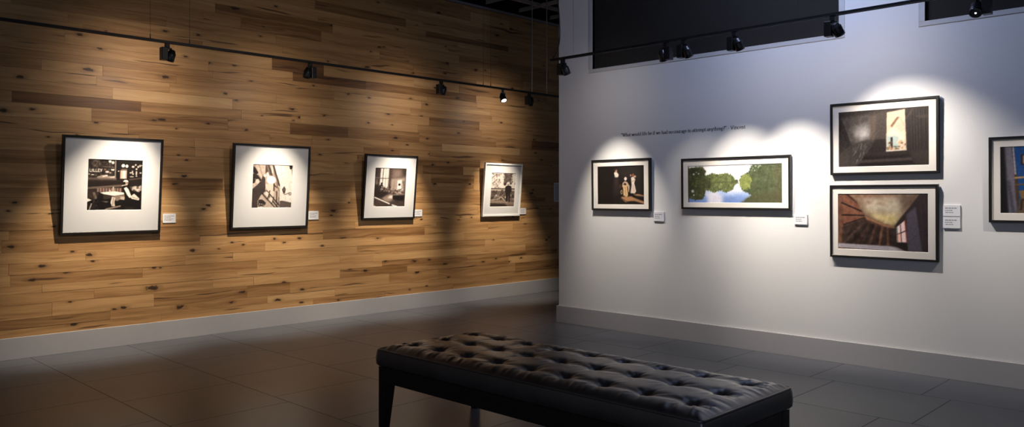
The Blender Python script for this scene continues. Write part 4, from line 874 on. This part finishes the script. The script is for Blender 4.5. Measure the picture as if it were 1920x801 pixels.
# ------------------------------------------------------------------ bench
def build_bench():
    XA, XB, YA, YB = -3.600, -1.560, 2.615, 3.358
    cx, cy = (XA + XB) / 2, (YA + YB) / 2
    hx, hy = (XB - XA) / 2, (YB - YA) / 2
    T = thing('tufted_bench', 'long black leather tufted bench on dark tapered wooden legs in the room centre', 'bench', (cx, cy, 0))
    zt = .458; zs = .365
    nx, ny = 260, 96
    gx = np.linspace(-hx, hx, nx); gy = np.linspace(-hy, hy, ny)
    X, Y = np.meshgrid(gx, gy)
    bxs = np.array([-hx + .135 + i * (2 * hx - .27) / 8 for i in range(9)]); bys = np.array([-.225, 0., .225])
    Z = np.full_like(X, .030)
    ed = np.minimum(hx - np.abs(X), hy - np.abs(Y))
    Z *= 1 - np.exp(-(np.maximum(ed, 0) / .045) ** 1.1)
    wr = np.zeros_like(X)  # creases
    for i, bx in enumerate(bxs):
        for j, by in enumerate(bys):
            dx, dy = X - bx, Y - by
            r = np.hypot(dx, dy); a = np.arctan2(dy, dx)
            ph = rng.uniform(0, 6.28, 3)
            Z -= .031 * np.exp(-(r / .028) ** 1.25)
            wr += np.exp(-((r - .055) / .05) ** 2) * (.0009 * np.sin(9 * a + ph[0]) + .0006 * np.sin(14 * a + ph[1]))
    # soft valleys along the lines joining the buttons
    for by in bys: Z -= .0070 * np.exp(-((Y - by) / .034) ** 2) * (np.abs(X) < hx - .05)
    for bx in bxs: Z -= .0018 * np.exp(-((X - bx) / .026) ** 2) * np.clip(ed / .06, 0, 1)
    # puckers running in from the welt
    s1 = np.interp(X, np.linspace(-hx, hx, 140), rng.standard_normal(140)); s2 = np.interp(Y, np.linspace(-hy, hy, 44), rng.standard_normal(44))
    ex = hx - np.abs(X); ey = hy - np.abs(Y)
    s1 = np.interp((X + .35 * ey), np.linspace(-hx - 1, hx + 1, 230), rng.standard_normal(230))
    wr += .0017 * s1 * np.exp(-((ey - .060) / .048) ** 2) + .0015 * s2 * np.exp(-((ex - .055) / .045) ** 2)
    Z = Z + wr * np.clip(ed / .02, 0, 1) + zt
    # round the corners a touch in plan
    V = np.stack([X, Y, Z], -1).reshape(-1, 3).tolist()
    idx = np.arange(nx * ny).reshape(ny, nx)
    F = np.stack([idx[:-1, :-1], idx[:-1, 1:], idx[1:, 1:], idx[1:, :-1]], -1).reshape(-1, 4).tolist()
    loop = list(idx[0, :]) + list(idx[1:, -1]) + list(idx[-1, -2::-1]) + list(idx[-2:0:-1, 0])
    loop = [int(i) for i in loop]
    nl = len(loop)
    prev = loop
    for k, (zz, out) in enumerate(((zt - .012, .004), (zt - .05, .0075), (zs + .012, .005), (zs + .002, -.004), (zs, -.012))):
        b = len(V)
        for i in loop:
            x, y, _ = V[i]
            sx = (hx + out) / hx if abs(abs(x) - hx) < 1e-6 else 1; sy = (hy + out) / hy if abs(abs(y) - hy) < 1e-6 else 1
            V.append((x * sx, y * sy, zz))
        cur = list(range(b, b + nl))
        for i in range(nl): F.append((prev[(i + 1) % nl], prev[i], cur[i], cur[(i + 1) % nl]))
        prev = cur
    F.append(prev[::-1])
    cu = mesh_obj('seat_cushion', V, F, M['leather'], T, True)
    cu['label'] = 'black leather tufted seat cushion'
    bm = bmesh.new()
    ring = []
    cr = .018
    for (sx, sy, a0) in ((1, 1, 0), (-1, 1, 90), (-1, -1, 180), (1, -1, 270)):
        for k in range(6):
            a = R(a0 + 18 * k); ring.append((sx * (hx + .002 - cr) + cr * math.cos(a), sy * (hy + .002 - cr) + cr * math.sin(a), zt - .001))
    def closed(ring, r):
        b = []
        n = len(ring)
        for i in range(n):
            p = Vector(ring[i]); tt = (Vector(ring[(i + 1) % n]) - Vector(ring[i - 1])).normalized(); o = tt.cross(Vector((0, 0, 1)))
            b.append([bm.verts.new(p + o * r * math.cos(2 * math.pi * k / 8) + Vector((0, 0, 1)) * r * math.sin(2 * math.pi * k / 8)) for k in range(8)])
        for i in range(n):
            a, c = b[i], b[(i + 1) % n]
            for k in range(8): bm.faces.new((a[k], a[(k + 1) % 8], c[(k + 1) % 8], c[k]))
    closed(ring, .0058); bm_obj('piping', bm, M['leather'], cu, True)
    for i, bx in enumerate(bxs):
        for j, by in enumerate(bys):
            bm = bmesh.new(); add_lathe(bm, (bx, by, zt - .0135), (0, 0, 1), [(0, .0125), (.004, .0145), (.0075, .0115), (.0092, .006), (.0097, .0015)], 16)
            bm_obj('tuft_button', bm, M['leather'], cu, True)
    bm = bmesh.new()
    r0, r1 = .278, zs - .0012
    ins = .006
    for lo, hi in (((-hx + .045, -hy + ins, r0), (hx - .045, -hy + ins + .03, r1)), ((-hx + .045, hy - ins - .03, r0), (hx - .045, hy - ins, r1)),
                   ((-hx + ins, -hy + .045, r0), (-hx + ins + .03, hy - .045, r1)), ((hx - ins - .03, -hy + .045, r0), (hx - ins, hy - .045, r1))):
        add_box(bm, lo, hi, .0015)
    rl = bm_obj('apron', bm, M['darkwood'], T); rl['label'] = 'dark stained wooden apron'
    for sx in (-1, 1):
        for sy in (-1, 1):
            bm = bmesh.new(); tp, bt = .066, .040
            ox, oy = sx * (hx - .004), sy * (hy - .004)
            def sq(w, z): return [bm.verts.new(v) for v in ((ox, oy, z), (ox - sx * w, oy, z), (ox - sx * w, oy - sy * w, z), (ox, oy - sy * w, z))]
            rings = [sq(bt, 0.0), sq(tp, r0), sq(tp, r1)]
            for a, b in zip(rings, rings[1:]):
                for k in range(4): bm.faces.new((a[k], a[(k + 1) % 4], b[(k + 1) % 4], b[k]))
            bm.faces.new(rings[0]); bm.faces.new(rings[-1])
            bm_obj('leg', bm, M['darkwood'], T)

# ------------------------------------------------------------------ light
P_L = [330, 295, 300, 40, 255]
P_R = [140, 25, 140, 165, 105, 20, 80]
def area(name, loc, aim, size, energy, color, sy=None):
    ld = bpy.data.lights.new(name, 'AREA'); ld.energy = energy; ld.color = color; ld.size = size
    if sy: ld.shape = 'RECTANGLE'; ld.size_y = sy
    o = link(bpy.data.objects.new(name, ld)); o.location = loc
    o.rotation_euler = (Vector(aim) - Vector(loc)).to_track_quat('-Z', 'Y').to_euler()
    return o
def spot(name, loc, aim, angle, energy, color, blend=1., radius=.05):
    ld = bpy.data.lights.new(name, 'SPOT'); ld.energy = energy; ld.color = color; ld.spot_size = R(angle); ld.spot_blend = blend; ld.shadow_soft_size = radius
    o = link(bpy.data.objects.new(name, ld)); o.location = loc
    o.rotation_euler = (Vector(aim) - Vector(loc)).to_track_quat('-Z', 'Y').to_euler()
    return o

def build_light():
    w = bpy.data.worlds.new('room_ambient'); SC.world = w; w.use_nodes = True
    bg = w.node_tree.nodes['Background']; bg.inputs[0].default_value = (.82, .84, 1., 1); bg.inputs[1].default_value = .065
    # cool wall washer above the frame, close to the white wall
    area('wall_washer', (-2.62, 5.12, 3.70), (-2.62, WY, 2.7), .8, 28, (.50, .62, 1.), .25)
    spot('wood_wall_fill', (-1.6, 3.3, 3.70), (WX, 4.3, 1.05), 58, 215, (1., .87, .72), 1., .45)  # soft warm fill added to lift the wood wall between the pools
    # unseen cool fill added behind the camera to lift floor and bench
    area('cool_fill', (.5, -3.0, 2.2), (-3.5, 4, 1.2), 5.0, 52, (.60, .73, 1.), 3.0)

def build_camera():
    cam = bpy.data.cameras.new('camera'); o = link(bpy.data.objects.new('camera', cam))
    o.location = (0, 0, EYE); o.rotation_euler = (math.pi / 2, 0, YAW)
    cam.sensor_width = 36; cam.lens = 36 * FPX / 1920; cam.shift_y = -(400.5 - 370.517) / 1920
    cam.clip_start = .02
    SC.camera = o
    vs = SC.view_settings
    vs.view_transform = 'Standard'; vs.look = 'None'; vs.exposure = 0.0; vs.gamma = 1; vs.use_curve_mapping = False

build_room(); build_pictures(); build_cards(); build_quote(); build_tracks(); build_lamps(); build_bench(); build_light(); build_camera()
